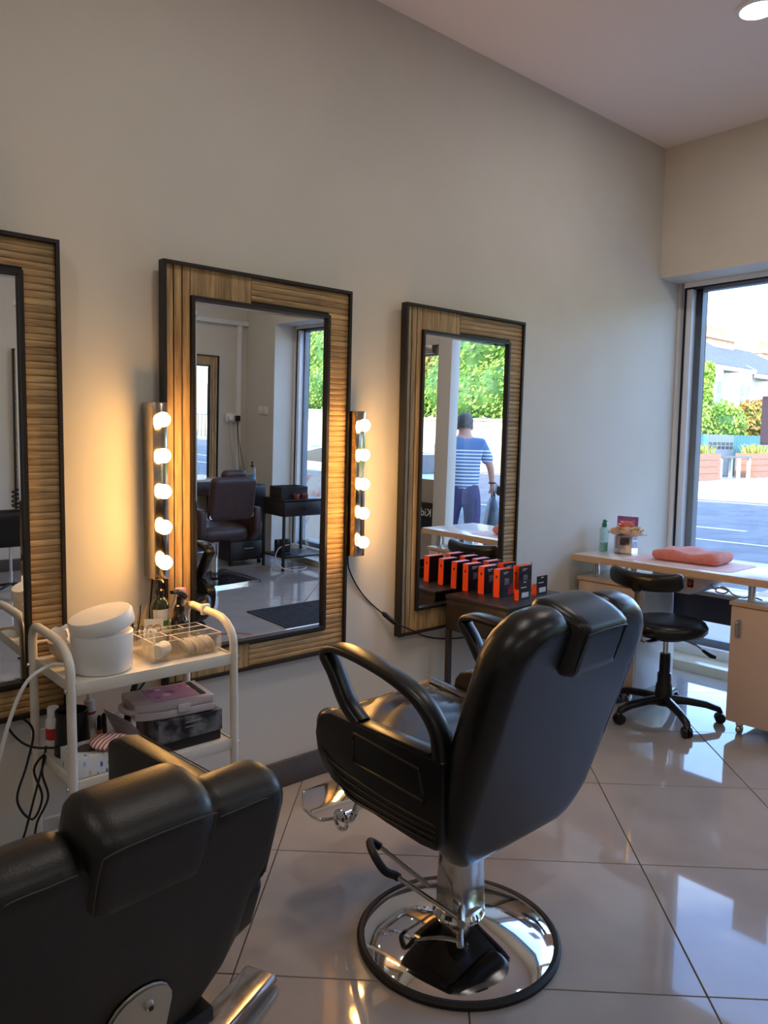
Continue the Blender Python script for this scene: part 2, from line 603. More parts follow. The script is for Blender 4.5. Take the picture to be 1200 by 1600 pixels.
STONE = mat('cream_stone_wall', (226, 208, 168), .85, rgb2=(206, 186, 146), scale=3, bump=.3, bscale=12)
gw = MB()
for k in range(24):
    y1 = .5 - k * 1.6
    gw.box(21.3, 21.7, y1 - 1.595, y1, GZ, 1.66)
    gw.box(21.24, 21.76, y1 - 1.59, y1, 1.66, 1.76)
tag(gw.build('garden_wall', STONE, bevel=.02), 'low cream stone garden wall across the road, under the hedge', 'wall')

LEAFA = mat('leaf_bright', (132, 172, 62), .5, rgb2=(184, 196, 96), scale=1.3, spec=.3)
LEAFB = mat('leaf_dark', (58, 98, 40), .5, rgb2=(98, 136, 58), scale=1.3, spec=.3)
LEAFC = mat('leaf_autumn', (164, 150, 66), .5, rgb2=(190, 122, 72), scale=.9, spec=.3)
BARK = mat('bark', (92, 78, 64), .9, rgb2=(66, 56, 46), scale=6, bump=.5, bscale=30)
def leaves(n, pick, size, seed, squash=1):
    rr = random.Random(seed)
    b = MB()
    for _ in range(n):
        c = Vector(pick(rr))
        a = Vector((rr.gauss(0, 1), rr.gauss(0, 1), rr.gauss(0, 1))).normalized()
        q = a.orthogonal().normalized()
        s_ = size * rr.uniform(.6, 1.4)
        bq = a.cross(q)
        b.add([c - q * s_, c + bq * s_ * .55 + a * s_ * .15, c + q * s_, c - bq * s_ * .55 + a * s_ * .15], [(0, 1, 2, 3)])
    return b
def blob(centres):
    def pk(rr):
        cx, cy, cz, rx, ry, rz_ = rr.choice(centres)
        v = Vector((rr.gauss(0, 1), rr.gauss(0, 1), rr.gauss(0, 1))).normalized()
        k = rr.uniform(.72, 1.03)
        return (cx + v.x * rx * k, cy + v.y * ry * k, cz + v.z * rz_ * k)
    return pk
def core(b, centres, k=.78):
    for cx, cy, cz, rx, ry, rz_ in centres:
        b.lathe([(rx * k * math.sin(math.pi * i / 6), -rz_ * k * math.cos(math.pi * i / 6)) for i in range(7)], 10, (cx, cy, cz), sy=ry / rx)
    return b
def foliage(name, centres, n, size, m, mcore, label, cat, seed, group=None, trunk=None):
    base = centres[0]
    t = thing(name, (0, 0, 0), label=label, cat=cat, group=group)
    leaves(n, blob(centres), size, seed).build('leaves', m, t, smooth=0)['kind'] = 'stuff'
    core(MB(), centres).build('inner_growth', mcore, t)
    if trunk:
        MB().tube(*trunk, n=10).build('trunk', BARK, t)
    return t
rr = random.Random(11)
hed = [(22.85, .3 - k * 1.5 + rr.uniform(-.3, .3), 2.5 + rr.uniform(-.2, .5), 1.0, 1.25, 1.1 + rr.uniform(0, .4)) for k in range(25)]
foliage('hedge', hed, 26000, .08, LEAFA, LEAFB, 'bright green clipped hedge above the cream garden wall', 'hedge', 1)
hed2 = [(27.4, -1 - k * 2.3 + rr.uniform(-.5, .5), 4.4 + rr.uniform(-.4, .8), 1.5, 1.7, 1.9) for k in range(16)]
foliage('tall_shrubbery', hed2, 15000, .13, LEAFA, LEAFB, 'tall leafy shrubbery rising behind the clipped hedge', 'shrub', 2)
tr_c = [(32, -19, 8.4, 2.8, 3.0, 2.6), (31.4, -16.6, 7.6, 1.9, 2.0, 1.8), (32.4, -21.4, 7.0, 2.1, 2.3, 2.0)]
foliage('street_tree', tr_c, 6500, .18, LEAFB, LEAFB, 'dark green tree with a bare trunk behind the hedge in the mirror', 'tree', 3, trunk=([(31.6, -18.8, GZ), (31.5, -18.6, 4.2), (32, -19, 8.0)], [.4, .32, .16]))
tr_d = [(31.8, -34, 7.5, 2.6, 3.0, 2.8), (31.4, -31, 6.4, 2.0, 2.2, 2.0), (32, -38, 7.2, 2.6, 2.8, 2.8), (31.6, -42, 6.2, 2.6, 2.8, 2.6)]
foliage('roadside_tree', tr_d, 8000, .2, LEAFB, LEAFB, 'tall roadside tree seen beside the window frame in the mirror', 'tree', 4, trunk=([(31.8, -34, GZ), (31.8, -34.1, 6.5)], [.34, .16]))
tr_e = [(24.95, -21.6, 3.6, .95, 1.6, 1.4), (24.95, -24.0, 3.8, .95, 1.7, 1.6)]
foliage('golden_shrub', tr_e, 3500, .13, LEAFC, LEAFB, 'golden leaved shrub over the garden wall in the mirror', 'shrub', 5)

# ------------------------------------------------------------------ framed mirrors
def woodmat(name, c1, c2, along):
    """grain stretched along one object axis, tone varying from slat to slat"""
    m = bpy.data.materials.new(name)
    m.use_nodes = True
    n = m.node_tree
    b = n.nodes['Principled BSDF']
    b.inputs['Roughness'].default_value = .55
    t = n.nodes.new('ShaderNodeTexCoord')
    oi = n.nodes.new('ShaderNodeObjectInfo')
    ad = n.nodes.new('ShaderNodeVectorMath')
    ad.operation = 'ADD'
    mul = n.nodes.new('ShaderNodeVectorMath')
    mul.operation = 'SCALE'
    mul.inputs['Scale'].default_value = 7.0
    cmb = n.nodes.new('ShaderNodeCombineXYZ')
    for k in 'XYZ':
        n.links.new(oi.outputs['Random'], cmb.inputs[k])
    n.links.new(cmb.outputs[0], mul.inputs[0])
    n.links.new(t.outputs['Object'], ad.inputs[0])
    n.links.new(mul.outputs[0], ad.inputs[1])
    mpn = n.nodes.new('ShaderNodeMapping')
    sc = [60, 60, 60]
    sc['xyz'.index(along)] = 5
    mpn.inputs['Scale'].default_value = sc
    n.links.new(ad.outputs[0], mpn.inputs['Vector'])
    nz = n.nodes.new('ShaderNodeTexNoise')
    nz.inputs['Scale'].default_value = 1.0
    nz.inputs['Detail'].default_value = 6
    nz.inputs['Roughness'].default_value = .65
    n.links.new(mpn.outputs[0], nz.inputs['Vector'])
    r = n.nodes.new('ShaderNodeValToRGB')
    e = r.color_ramp.elements
    e[0].position, e[1].position = .32, .7
    e[0].color = (*lin(c2), 1)
    e[1].color = (*lin(c1), 1)
    n.links.new(nz.outputs['Fac'], r.inputs['Fac'])
    hs = n.nodes.new('ShaderNodeHueSaturation')
    mr = n.nodes.new('ShaderNodeMapRange')
    mr.inputs['To Min'].default_value = .8
    mr.inputs['To Max'].default_value = 1.12
    n.links.new(oi.outputs['Random'], mr.inputs['Value'])
    n.links.new(mr.outputs[0], hs.inputs['Value'])
    n.links.new(r.outputs['Color'], hs.inputs['Color'])
    n.links.new(hs.outputs['Color'], b.inputs['Base Color'])
    return m
WOODV = woodmat('slat_wood_upright', (200, 168, 118), (134, 100, 60), 'z')
WOODH = woodmat('slat_wood_level', (200, 168, 118), (134, 100, 60), 'x')
MW, MH, FW, SLV, SLH = .79, 1.44, .105, .0262, .0205

def reed(length, width, depth, along):
    """half-round slat, centred, length along x or z"""
    prof = [(-width / 2 + .0003, 0), (-width / 2 + .0003, -.003)]
    for k in range(5):
        a = math.pi * (1 - (k + .5) / 5)
        prof.append(((width / 2 - .0003) * math.cos(a), -.003 - depth * math.sin(a)))
    prof += [(width / 2 - .0003, -.003), (width / 2 - .0003, 0)]
    b = MB()
    n = len(prof)
    v = []
    for s_ in (-length / 2, length / 2):
        for p, q in prof:
            v.append((s_, q, p) if along == 'x' else (p, q, s_))
    b.add(v, [tuple(range(n)), tuple(range(2 * n - 1, n - 1, -1))] + [(i, (i + 1) % n, n + (i + 1) % n, n + i) for i in range(n)])
    return b

SL = {}
def slat(t, kind, length, x, z, y=-.026):
    key = (kind, round(length, 4))
    if key not in SL:
        o = reed(length, SLH if kind == 'h' else SLV, .0024 if kind == 'h' else .0007, 'x' if kind == 'h' else 'z').build('slat', WOODH if kind == 'h' else WOODV, t, smooth=50)
        SL[key] = o.data
        o.location = (x, y, z)
    else:
        inst('slat', SL[key], t, (x, y, z))

def framed_mirror(xc, z0, y, tilt, label, rz=0, flip=1):
    """origin at the foot of the frame, frame front faces -y; leans out at the top"""
    t = thing('framed_mirror', (xc, y, z0), label=label, cat='mirror', group='slatted mirrors', rot=(math.radians(tilt), 0, rz))
    e = .011
    hw = MW / 2
    b = MB()
    b.box(-hw, -hw + e, -.036, 0, 0, MH).box(hw - e, hw, -.036, 0, 0, MH)
    b.box(-hw + e, hw - e, -.036, 0, MH - e, MH).box(-hw + e, hw - e, -.036, 0, 0, e)
    b.box(-hw + e, hw - e, -.018, 0, e, MH - e)
    b.build('outer_edge', BLACK, t)
    iw, ih0, ih1 = hw - FW, FW, MH - FW
    b = MB()
    b.box(-iw - .002, -iw + .010, -.034, -.018, ih0 - .002, ih1 + .002).box(iw - .010, iw + .002, -.034, -.018, ih0 - .002, ih1 + .002)
    b.box(-iw + .010, iw - .010, -.034, -.018, ih1 - .010, ih1 + .002).box(-iw + .010, iw - .010, -.034, -.018, ih0 - .002, ih0 + .010)
    b.build('inner_edge', BLACK, t)
    # glass with a ground bevel round its edge
    q, bv = .010, .012
    x0, x1, a0, a1 = -iw + q, iw - q, ih0 + q, ih1 - q
    v = [(x0, -.0190, a0), (x1, -.0190, a0), (x1, -.0190, a1), (x0, -.0190, a1),
         (x0 + bv, -.0200, a0 + bv), (x1 - bv, -.0200, a0 + bv), (x1 - bv, -.0200, a1 - bv), (x0 + bv, -.0200, a1 - bv)]
    MB().add(v, [(4, 5, 6, 7), (0, 1, 5, 4), (1, 2, 6, 5), (2, 3, 7, 6), (3, 0, 4, 7)]).build('glass', MIRROR, t, smooth=0)
    gap0, y_ = e, -.0185
    # upright slats: left stile, and the left part of the two rails
    n = 3
    wv = (FW - e - .002) / n
    xs = [-hw + e + wv * (k + .5) for k in range(n)]
    for x in xs:
        slat(t, 'v', MH - 2 * e, x, MH / 2, y_)
    split = -.03
    nx = int((split - (-iw)) / .0262)
    for k in range(nx):
        x = -iw - .002 + .0262 * (k + .5)
        if x > split: break
        slat(t, 'v', FW - e - .002, x, MH - e - (FW - e - .002) / 2, y_)
        slat(t, 'v', FW - e - .002, x, e + (FW - e - .002) / 2, y_)
    xe = -iw - .002 + .0262 * nx
    # level slats on the rails' right part and the right stile
    nh = round((MH - 2 * e) / SLH)
    for k in range(nh):
        z = e + (MH - 2 * e) * (k + .5) / nh
        if z < ih0 - .005 or z > ih1 + .005:
            slat(t, 'h', hw - e - xe, (hw - e + xe) / 2, z, y_)
        else:
            slat(t, 'h', FW - e - .002, hw - e - (FW - e - .002) / 2, z, y_)
    return t
MZ = .515
framed_mirror(.417, MZ, 2.452, 1.0, 'slatted wood framed mirror cut off by the left edge of the photo')
framed_mirror(1.533, MZ, 2.452, 1.1, 'slatted wood framed mirror between the two lit bulb strips')
framed_mirror(2.624, MZ, 2.452, .8, 'slatted wood framed mirror behind the orange boxes')
framed_mirror(3.615, .60, YO + .024, .3, 'slatted wood framed mirror above the brown chair on the opposite wall', rz=math.pi - math.radians(2.5))
framed_mirror(2.41, .52, YO + .003, .3, 'slatted wood framed mirror on the opposite wall, seen in the leftmost mirror', rz=math.pi)

# ------------------------------------------------------------------ bulb strips
BRASS = mat('warm_polished_metal', (196, 180, 158), .14, 1.0, rvar=.04, scale=12)
BULBM = mat('lit_bulb_glass', (255, 240, 210), .3, emit=(1.0, .53, .16), estr=BULB)
def bulb_strip(xc, label, cordpts, switch=None):
    t = thing('bulb_strip', (xc, 2.405, .905), label=label, cat='light', group='bulb strips at the middle mirror')
    MB().box(-.026, .026, -.04, .046, 0, .585).build('housing', BRASS, t, bevel=.004)
    for k in range(5):
        z = .06 + k * .117
        c = MB().lathe([(.0, 0), (.017, 0), (.017, .012), (.013, .016), (0, .016)], 16, M=Matrix.Rotation(math.radians(90), 4, 'X')).build('socket', STEEL, t)
        c.location = (0, -.04, z)
        bb = MB().sphere((0, -.062, z), .0235, 18, 12).build('bulb', BULBM, t, smooth=80)
    if cordpts:
        p = [(x - xc, y - 2.405, z - .905) for x, y, z in cordpts]
        MB().tube(smoothpath(p, 6), .0032, 8).build('cord', RUBBER, t)
        if switch:
            a, c = Vector(switch[0]) - Vector((xc, 2.405, .905)), Vector(switch[1]) - Vector((xc, 2.405, .905))
            MB().tube([a, a.lerp(c, .15), a.lerp(c, .85), c], [.005, .0105, .0105, .005], 10).build('inline_switch', BLKPLASTIC, t)
    return t
bulb_strip(1.108, 'lit five bulb strip on the left side of the middle mirror', [(1.108, 2.44, .91), (1.100, 2.445, .8), (1.088, 2.447, .65), (1.08, 2.447, .55), (1.03, 2.447, .5)])
bulb_strip(1.956, 'lit five bulb strip on the right side of the middle mirror',
           [(1.956, 2.44, .91), (1.968, 2.447, .84), (2.03, 2.447, .74), (2.12, 2.447, .655), (2.2, 2.40, .585), (2.3, 2.405, .535), (2.4, 2.44, .49), (2.5, 2.447, .46), (2.62, 2.447, .44), (2.75, 2.447, .43)],
           ((2.145, 2.437, .635), (2.205, 2.41, .578)))

# ------------------------------------------------------------------ ceiling downlights
LEDM = mat('led_diffuser', (255, 255, 255), .4, emit=(1, .93, .84), estr=9)
def downlight(x, y, label):
    t = thing('downlight', (x, y, HC), label=label, cat='light', group='ceiling downlights')
    MB().lathe([(.0, -.004), (.062, -.004), (.07, -.012), (.088, -.010), (.09, 0)], 32).build('trim_ring', WHITEPL, t)
    MB().lathe([(0, -.013), (.058, -.013), (.062, -.005)], 32).build('diffuser', LEDM, t)
    ld = bpy.data.lights.new('downlight_lamp', 'AREA')
    ld.shape = 'DISK'
    ld.size = .12
    ld.energy = LAMP_W
    ld.color = (1, .95, .88)
    o = bpy.data.objects.new('downlight_lamp', ld)
    COL.objects.link(o)
    o.parent = t
    o.location = (0, 0, -.02)
downlight(3.251, 1.456, 'round ceiling downlight at the top right corner of the photo')
for x, y, l in ((1.35, 1.2, 'round ceiling downlight over the near chairs'), (-.6, 1.2, 'round ceiling downlight behind the camera on the mirror side'),
                (3.25, -1.0, 'round ceiling downlight over the brown chair'), (1.35, -1.0, 'round ceiling downlight in the middle of the opposite side'),
                (-.6, -1.0, 'round ceiling downlight behind the camera on the opposite side')):
    downlight(x, y, l)

# ------------------------------------------------------------------ the black chair in the middle
STITCH = mat('leather_piping', (34, 32, 30), .45, bump=.1)
CHROMEDARK = mat('worn_chrome', (200, 194, 186), .16, 1.0, rgb2=(150, 140, 128), scale=14, lo=.55, hi=.8, rvar=.06)
def slab(tau, y0, z0, curve=0):
    """maps (u across, v up the back, n forward) of a reclined back; v=0 at (y0,z0)"""
    c, s_ = math.cos(tau), math.sin(tau)
    return lambda u, v, n: (u, y0 - s_ * v + c * (n - curve * u * u), z0 + c * v + s_ * (n - curve * u * u))

def outline_cols(ws, vb, vt_fn, n=22):
    out = []
    return out

def barber_chair():
    t = thing('barber_chair', (1.492, 1.36, 0), rz=math.radians(1.5), label='black barber chair with looped armrests on a round chrome base', cat='chair')
    tau = math.radians(18.4)
    _f0 = slab(tau, -.145, .345, 0)
    fn = lambda u, v, n: _f0(u - .012, v, n)
    # outline columns: shoulders, headrest notch, rounded bottom
    Lh, hw, nk, nd = .70, .284, .103, .15
    us = []
    for i in range(9):
        us.append(-hw + (hw - nk - .012) * (1 - math.cos(math.pi / 2 * i / 8)) )
    us += [-nk - .006, -nk, -nk + .006]
    us += [-nk + .006 + (2 * nk - .012) * k / 8 for k in range(1, 8)]
    us += [-u for u in us[:12][::-1]]
    us = sorted(set(round(u, 5) for u in us))
    cols = []
    for u in us:
        a = abs(u)
        e = max(0, a - (hw - .13))
        kt = .13 - math.sqrt(max(0, .13 ** 2 - e * e))
        wbt = hw - .055
        q = min(1, a / hw)
        vb = .022 + .11 * max(0, (q - .62) / .38) ** 2.6
        vt = Lh - kt
        if a < nk + .006:
            k = 1 if a <= nk - .006 else (nk + .006 - a) / .012
            vt -= .01 * k
        cols.append((u, vb, max(vt, vb + .02)))
    def taper(u, v, n):
        k = 1 - .05 * max(0, 1 - v / .45)
        return fn(u * k, v, n)
    MB().cushion(cols, .034, .060, .050, taper, 26).build('backrest', LEATHER, t, smooth=60)
    # piping along the shoulders
    for s_ in (-1, 1):
        pth = [taper(s_ * (nk + .006), Lh - .032, -.048), taper(s_ * (hw - .13), Lh - .036, -.048), taper(s_ * (hw - .07), Lh - .075, -.048), taper(s_ * (hw - .036), Lh - .16, -.048), taper(s_ * (hw - .034), Lh - .4, -.048)]
        MB().tube(smoothpath(pth, 6), .0022, 6).build('piping', STITCH, t)
    hcols = rrcols(.103, .155, .026, 14, 0.0, Lh - nd - .004)
    MB().cushion(hcols, .024, .078, .080, fn, 14).build('headrest', LEATHER, t, smooth=60)
    hp = [fn(-.08, Lh - nd + .03, -.079), fn(-.08, Lh - .04, -.080), fn(-.065, Lh - .026, -.080), fn(.065, Lh - .026, -.080), fn(.08, Lh - .04, -.080), fn(.08, Lh - nd + .03, -.079)]
    MB().tube(smoothpath(hp, 5), .0022, 6).build('piping', STITCH, t)
    # seat
    sc = rrcols(.245, .50, .05, 24, 0, -.14)
    def sfn(u, v, n):
        rib = 0
        if n > .04 and abs(u) < .19:
            w_ = (v + abs(u) * .55) * 2 * math.pi / .085
            rib = -.010 * (max(0, math.cos(w_)) ** 10)
        side = .03 * max(0, (abs(u) - .14) / .1) ** 2
        return (u, v, .505 + .05 * ((v + .14) / .5) + n + rib + (side if n > 0 else 0))
    MB().cushion(sc, .05, .06, .055, sfn, 46).build('seat', LEATHER, t, smooth=60)
    for s_ in (-1, 1):
        MB().tube([sfn(s_ * .185, v, .063) for v in [-.1 + .4 * k / 10 for k in range(11)]], .0025, 6).build('seam', STITCH, t)
    MB().box(-.245, .245, -.13, .27, .44, .475).build('seat_pan', BLKPLASTIC, t, bevel=.01)
    # side panels with armrest loops
    pl = [(.20, .662), (.236, .65), (.256, .625), (.262, .59), (.252, .545), (.225, .507), (.18, .48), (.10, .458), (-.02, .444), (-.14, .436), (-.19, .44), (-.205, .47), (-.205, .655)]
    for s_ in (-1, 1):
        x0, x1 = (-.302, -.252) if s_ < 0 else (.252, .302)
        xo = x0 if s_ < 0 else x1
        pn = MB().prism(pl, 'x', x0, x1).build('side_panel', BLKPLASTIC, t, bevel=.008)
        rec = [(.10, .635), (-.13, .617), (-.15, .545), (.10, .559), (.10, .635)]
        rp = []
        for a, c in zip(rec, rec[1:]):
            rp += [(xo, a[0] + (c[0] - a[0]) * k / 4, a[1] + (c[1] - a[1]) * k / 4) for k in range(4)]
        MB().tube(rp, .0045, 6, closed=True).build('panel_ridge', BLKPLASTIC, pn)
        for k in range(4):
            z = .535 - k * .022
            MB().tube(smoothpath([(xo, .235 - k * .028, z + .02), (xo, .17 - k * .02, z - .008), (xo, -.02, z - .03 + .006 * k), (xo, -.19, z - .035 + .008 * k)], 5), .0035, 6).build('rib', BLKPLASTIC, pn)
        xm = s_ * .275
        loop = smoothpath([(xm, .10, .655), (xm, .155, .695), (xm, .205, .765), (xm, .238, .806), (xm, .215, .828), (xm, .15, .832), (xm, .04, .818), (xm, -.06, .793), (xm, -.13, .757), (xm, -.172, .705), (xm, -.182, .64)], 6)
        n = len(loop)
        wd = [.050 + .014 * math.exp(-((i / n - .5) / .18) ** 2) for i in range(n)]
        th_ = [.034 if i < n * .3 else (.024 if i < n * .62 else .024 + .022 * (i / n - .62) / .38) for i in range(n)]
        MB().sweep(loop, wd, th_, (1, 0, 0), 14, 3.2).build('armrest', BLKPLASTIC, t, smooth=60)
        MB().box(min(x0, x1) + .003, max(x0, x1) + .0 - .003, -.16, .115, .655, .664).build('panel_cap', BLKPLASTIC, pn, bevel=.003)
    # column, base, lever, footrest
    col = [(-.045, -.052), (.045, -.052), (.056, -.03), (.056, .03), (.03, .05), (-.03, .05), (-.056, .03), (-.056, -.03)]
    b = MB()
    v = []
    for z, k, sh in ((.085, 1.06, 0), (.2, 1.0, 0), (.45, .84, .0)):
        v += [(x * k + sh, y * k, z) for x, y in col]
    b.add(v, [tuple(range(7, -1, -1)), tuple(range(16, 24))] + [(r * 8 + k, r * 8 + (k + 1) % 8, r * 8 + 8 + (k + 1) % 8, r * 8 + 8 + k) for r in range(2) for k in range(8)])
    cl = b.build('column_cover', CHROMEDARK, t, smooth=25, bevel=.004)
    for z in (.30, .335, .37):
        MB().cyl((.02, -.053, z), (.02, -.048, z), .0035, n=10).build('rivet', STEEL, cl)
    MB().box(-.16, .16, -.12, .16, .425, .45).build('mounting_plate', BLKPLASTIC, t, bevel=.005)
    MB().lathe([(0, .10), (.066, .10), (.072, .09), (.072, .082), (.10, .075), (.16, .06), (.225, .036), (.252, .024), (.264, .014), (.264, .004), (0, .004)], 64).build('base', CHROME, t, smooth=30)
    MB().lathe([(.262, .002), (.279, .0015), (.281, .012), (.273, .02), (.263, .018), (.262, .002)], 64).build('rubber_ring', RUBBER, t)
    lv = thing('foot_lever', (0, 0, 0))
    lv.parent = t
    a0, a1 = Vector((-.068, -.07, .115)), Vector((-.03, .085, .125))
    h0, h1 = Vector((-.135, .115, .185)), Vector((-.10, .225, .215))
    MB().cyl(a0, h0, .0065, n=10).build('rod', STEEL, lv)
    MB().cyl(a1, h1, .0065, n=10).build('rod', STEEL, lv)
    MB().tube(smoothpath([h0 + (a0 - h0) * .06, h0, h0.lerp(h1, .15) + Vector((-.03, 0, .012)), h0.lerp(h1, .55) + Vector((-.045, 0, .03)), h1 + Vector((-.02, .01, .012)), h1 + (a1 - h1) * .06], 6), .0115, 10).build('grip', RUBBER, lv)
    MB().cyl(a0 + Vector((-.012, -.01, 0)), a0 + Vector((.03, .03, 0)), .011, n=14).build('pivot', STEEL, lv)
    fr = thing('footrest', (0, 0, 0))
    fr.parent = t
    fpl = [(-.165, .455), (-.15, .425), (-.10, .41), (.10, .41), (.15, .425), (.165, .455), (.165, .50), (.12, .565), (-.12, .565), (-.165, .50)]
    MB().prism(fpl, 'z', 0, .014).build('foot_plate', CHROME, fr, bevel=.005, M=Matrix.Translation((0, 0, .225)) @ Matrix.Translation((0, .45, 0)) @ Matrix.Rotation(math.radians(14), 4, 'X') @ Matrix.Translation((0, -.45, 0)))
    for x in (-.09, .09):
        MB().tube(smoothpath([(x, .25, .45), (x, .31, .33), (x, .36, .235), (x, .45, .222)], 5), .011, 10).build('bracket', CHROME, fr)
        MB().tube(arc((.375, .235), .028, 0, 360, 16, 'yz', x * 1.25)[:-1], .006, 8, closed=True).build('hinge_ring', CHROME, fr)
    MB().box(-.06, .06, .24, .30, .36, .45).build('footrest_mount', BLKPLASTIC, fr, bevel=.006)
    return t
barber_chair()

# ------------------------------------------------------------------ the near chair at the left
STITCH2 = mat('tan_stitching', (62, 50, 36), .6)
LEATHER2 = mat('black_leather_matte', (12, 11, 11), .40, rgb2=(17, 16, 15), scale=10, bump=.12, bscale=300)
def recliner_chair():
    t = thing('recliner_chair', (.424, 1.28, 0), rz=math.radians(5), label='black padded recliner chair seen from behind in the near left corner', cat='chair')
    tau = math.radians(18)
    # rear face passes y=-.30 at z=.86; centre plane is 5 cm in front of it
    fn0 = slab(tau, -.30 + .048, .842, 0)
    fn = lambda u, v, n: fn0(u, v - .015, n)
    hw, nk = .256, .108
    top, nd = .0, .125
    us = [-hw + (hw - nk - .012) * math.sin(math.pi / 2 * i / 9) ** 1.0 for i in range(10)]
    us = [-hw, -hw + .004, -hw + .012, -hw + .024, -hw + .03, -hw + .036, -hw + .045, -hw + .07, -hw + .10, -nk - .02, -nk - .007, -nk, -nk + .007] + [-nk + .007 + (2 * nk - .014) * k / 7 for k in range(1, 7)]
    us = us + [-u for u in us[:13]]
    us = sorted(set(round(u, 5) for u in us))
    cols = []
    for u in us:
        a = abs(u)
        e = max(0, a - (hw - .045))
        kt = .045 - math.sqrt(max(0, .045 ** 2 - e * e))
        vt = top - kt
        if a > hw - .03:
            vb = -.205 + .02 * (hw - a) / .03 * -1
        else:
            q = a / (hw - .03)
            vb = -.50 + .17 * max(0, (q - .35) / .65) ** 2
        if hw - .036 < a < hw - .024:
            k = (a - (hw - .036)) / .012
            vb = (-.50 + .17) * (1 - k) + (-.205 - .018) * k
        if a < nk + .007:
            k = 1 if a <= nk - .007 else (nk + .007 - a) / .014
            vt -= .01 * k
        cols.append((u, vb, vt))
    MB().cushion(cols, .026, .052, .048, fn, 26).build('backrest', LEATHER2, t, smooth=60)
    hc = rrcols(.105, .158, .04, 16, 0, -.122)
    def hfn(u, v, n):
        return fn(u, v, n * (1.0 if n > 0 else 1.0))
    MB().cushion(hc, .03, .074, .064, hfn, 16).build('headrest', LEATHER2, t, smooth=60)
    hp = [hfn(-.09, -.10, -.0615), hfn(-.09, -.01, -.0615), hfn(-.07, .013, -.0615), hfn(.07, .013, -.0615), hfn(.09, -.005, -.0615), hfn(.091, -.10, -.0615)]
    MB().tube(smoothpath(hp, 6), .0013, 6).build('seam', STITCH2, t)
    for s_ in (-1, 1):
        sp = [fn(s_ * (nk + .004), -.019, -.0455), fn(s_ * (nk + .04), -.019, -.0455), fn(s_ * (hw - .05), -.021, -.0455), fn(s_ * (hw - .024), -.05, -.0455), fn(s_ * (hw - .019), -.19, -.0455)]
        MB().tube(smoothpath(sp, 6), .0013, 6).build('seam', STITCH2, t)
    # bracket plate bolted to the back
    bp = [(-.052, -.50), (-.052, -.36)] + [(-.052 + .104 * (.5 - .5 * math.cos(math.pi * k / 10)), -.36 + .05 * math.sin(math.pi * k / 10)) for k in range(1, 10)] + [(.052, -.36), (.052, -.50)]
    b = MB()
    n = len(bp)
    v = [fn(u + .025, vv, -.050) for u, vv in bp] + [fn(u + .025, vv, -.058) for u, vv in bp]
    b.add(v, [tuple(range(n)), tuple(range(2 * n - 1, n - 1, -1))] + [(i, (i + 1) % n, n + (i + 1) % n, n + i) for i in range(n)])
    br = b.build('bracket_plate', mat('satin_silver', (196, 192, 182), .38, .85), t, bevel=.002)
    MB().cyl(fn(.035, -.345, -.057), fn(.035, -.345, -.066), .0095, .0075, 14).build('bolt', STEEL, br)
    MB().cyl(fn(.035, -.345, -.066), fn(.035, -.345, -.0675), .004, n=8).build('bolt_socket', RUBBER, br)
    # seat and upholstered arms
    sc = rrcols(.205, .50, .05, 16, 0, -.15)
    MB().cushion(sc, .05, .06, .06, lambda u, v, n: (u, v, .43 + .03 * (v + .15) + n), 16).build('seat', LEATHER2, t, smooth=60)
    ap = [(-.165, .70), (-.13, .735), (.25, .735), (.30, .72), (.30, .50), (.22, .43), (.0, .40), (-.10, .43), (-.155, .49), (-.185, .57)]
    for s_ in (-1, 1):
        x0, x1 = (.215, .272) if s_ > 0 else (-.272, -.215)
        am = MB().prism(ap, 'x', x0, x1).build('arm', LEATHER2, t, bevel=.014, seg=3)
        for x in (x0 + .006, x1 - .006):
            MB().tube([(x, y, .7355) for y in (-.145, 0, .1, .245)], .0013, 6).build('seam', STITCH2, am)
    MB().lathe([(.045, .05), (.045, .30), (.032, .30), (.032, .37)], 24).build('column', CHROME, t)
    MB().box(-.18, .18, -.16, .16, .35, .378).build('mounting_plate', BLKPLASTIC, t, bevel=.004)
    hub = MB().lathe([(0, .075), (.07, .075), (.09, .055), (.09, .03), (0, .03)], 32).build('base_hub', CHROME, t)
    for k in range(5):
        a = math.radians(21.5 + 72 * k)
        R3 = Matrix.Rotation(a, 4, 'Z')
        v = [(.05, -.04, .03), (.05, .04, .03), (.635, .042, .012), (.635, -.042, .012), (.05, -.04, .075), (.05, .04, .075), (.615, .042, .045), (.615, -.042, .045)]
        MB().add([R3 @ Vector(p) for p in v], [(0, 3, 2, 1), (4, 5, 6, 7), (0, 1, 5, 4), (1, 2, 6, 5), (2, 3, 7, 6), (3, 0, 4, 7)]).build('base_leg', CHROMEDARK, t, bevel=.006)
        MB().cyl(R3 @ Vector((.58, 0, .0)), R3 @ Vector((.58, 0, .02)), .02, n=12).build('foot', RUBBER, t)
    return t
recliner_chair()

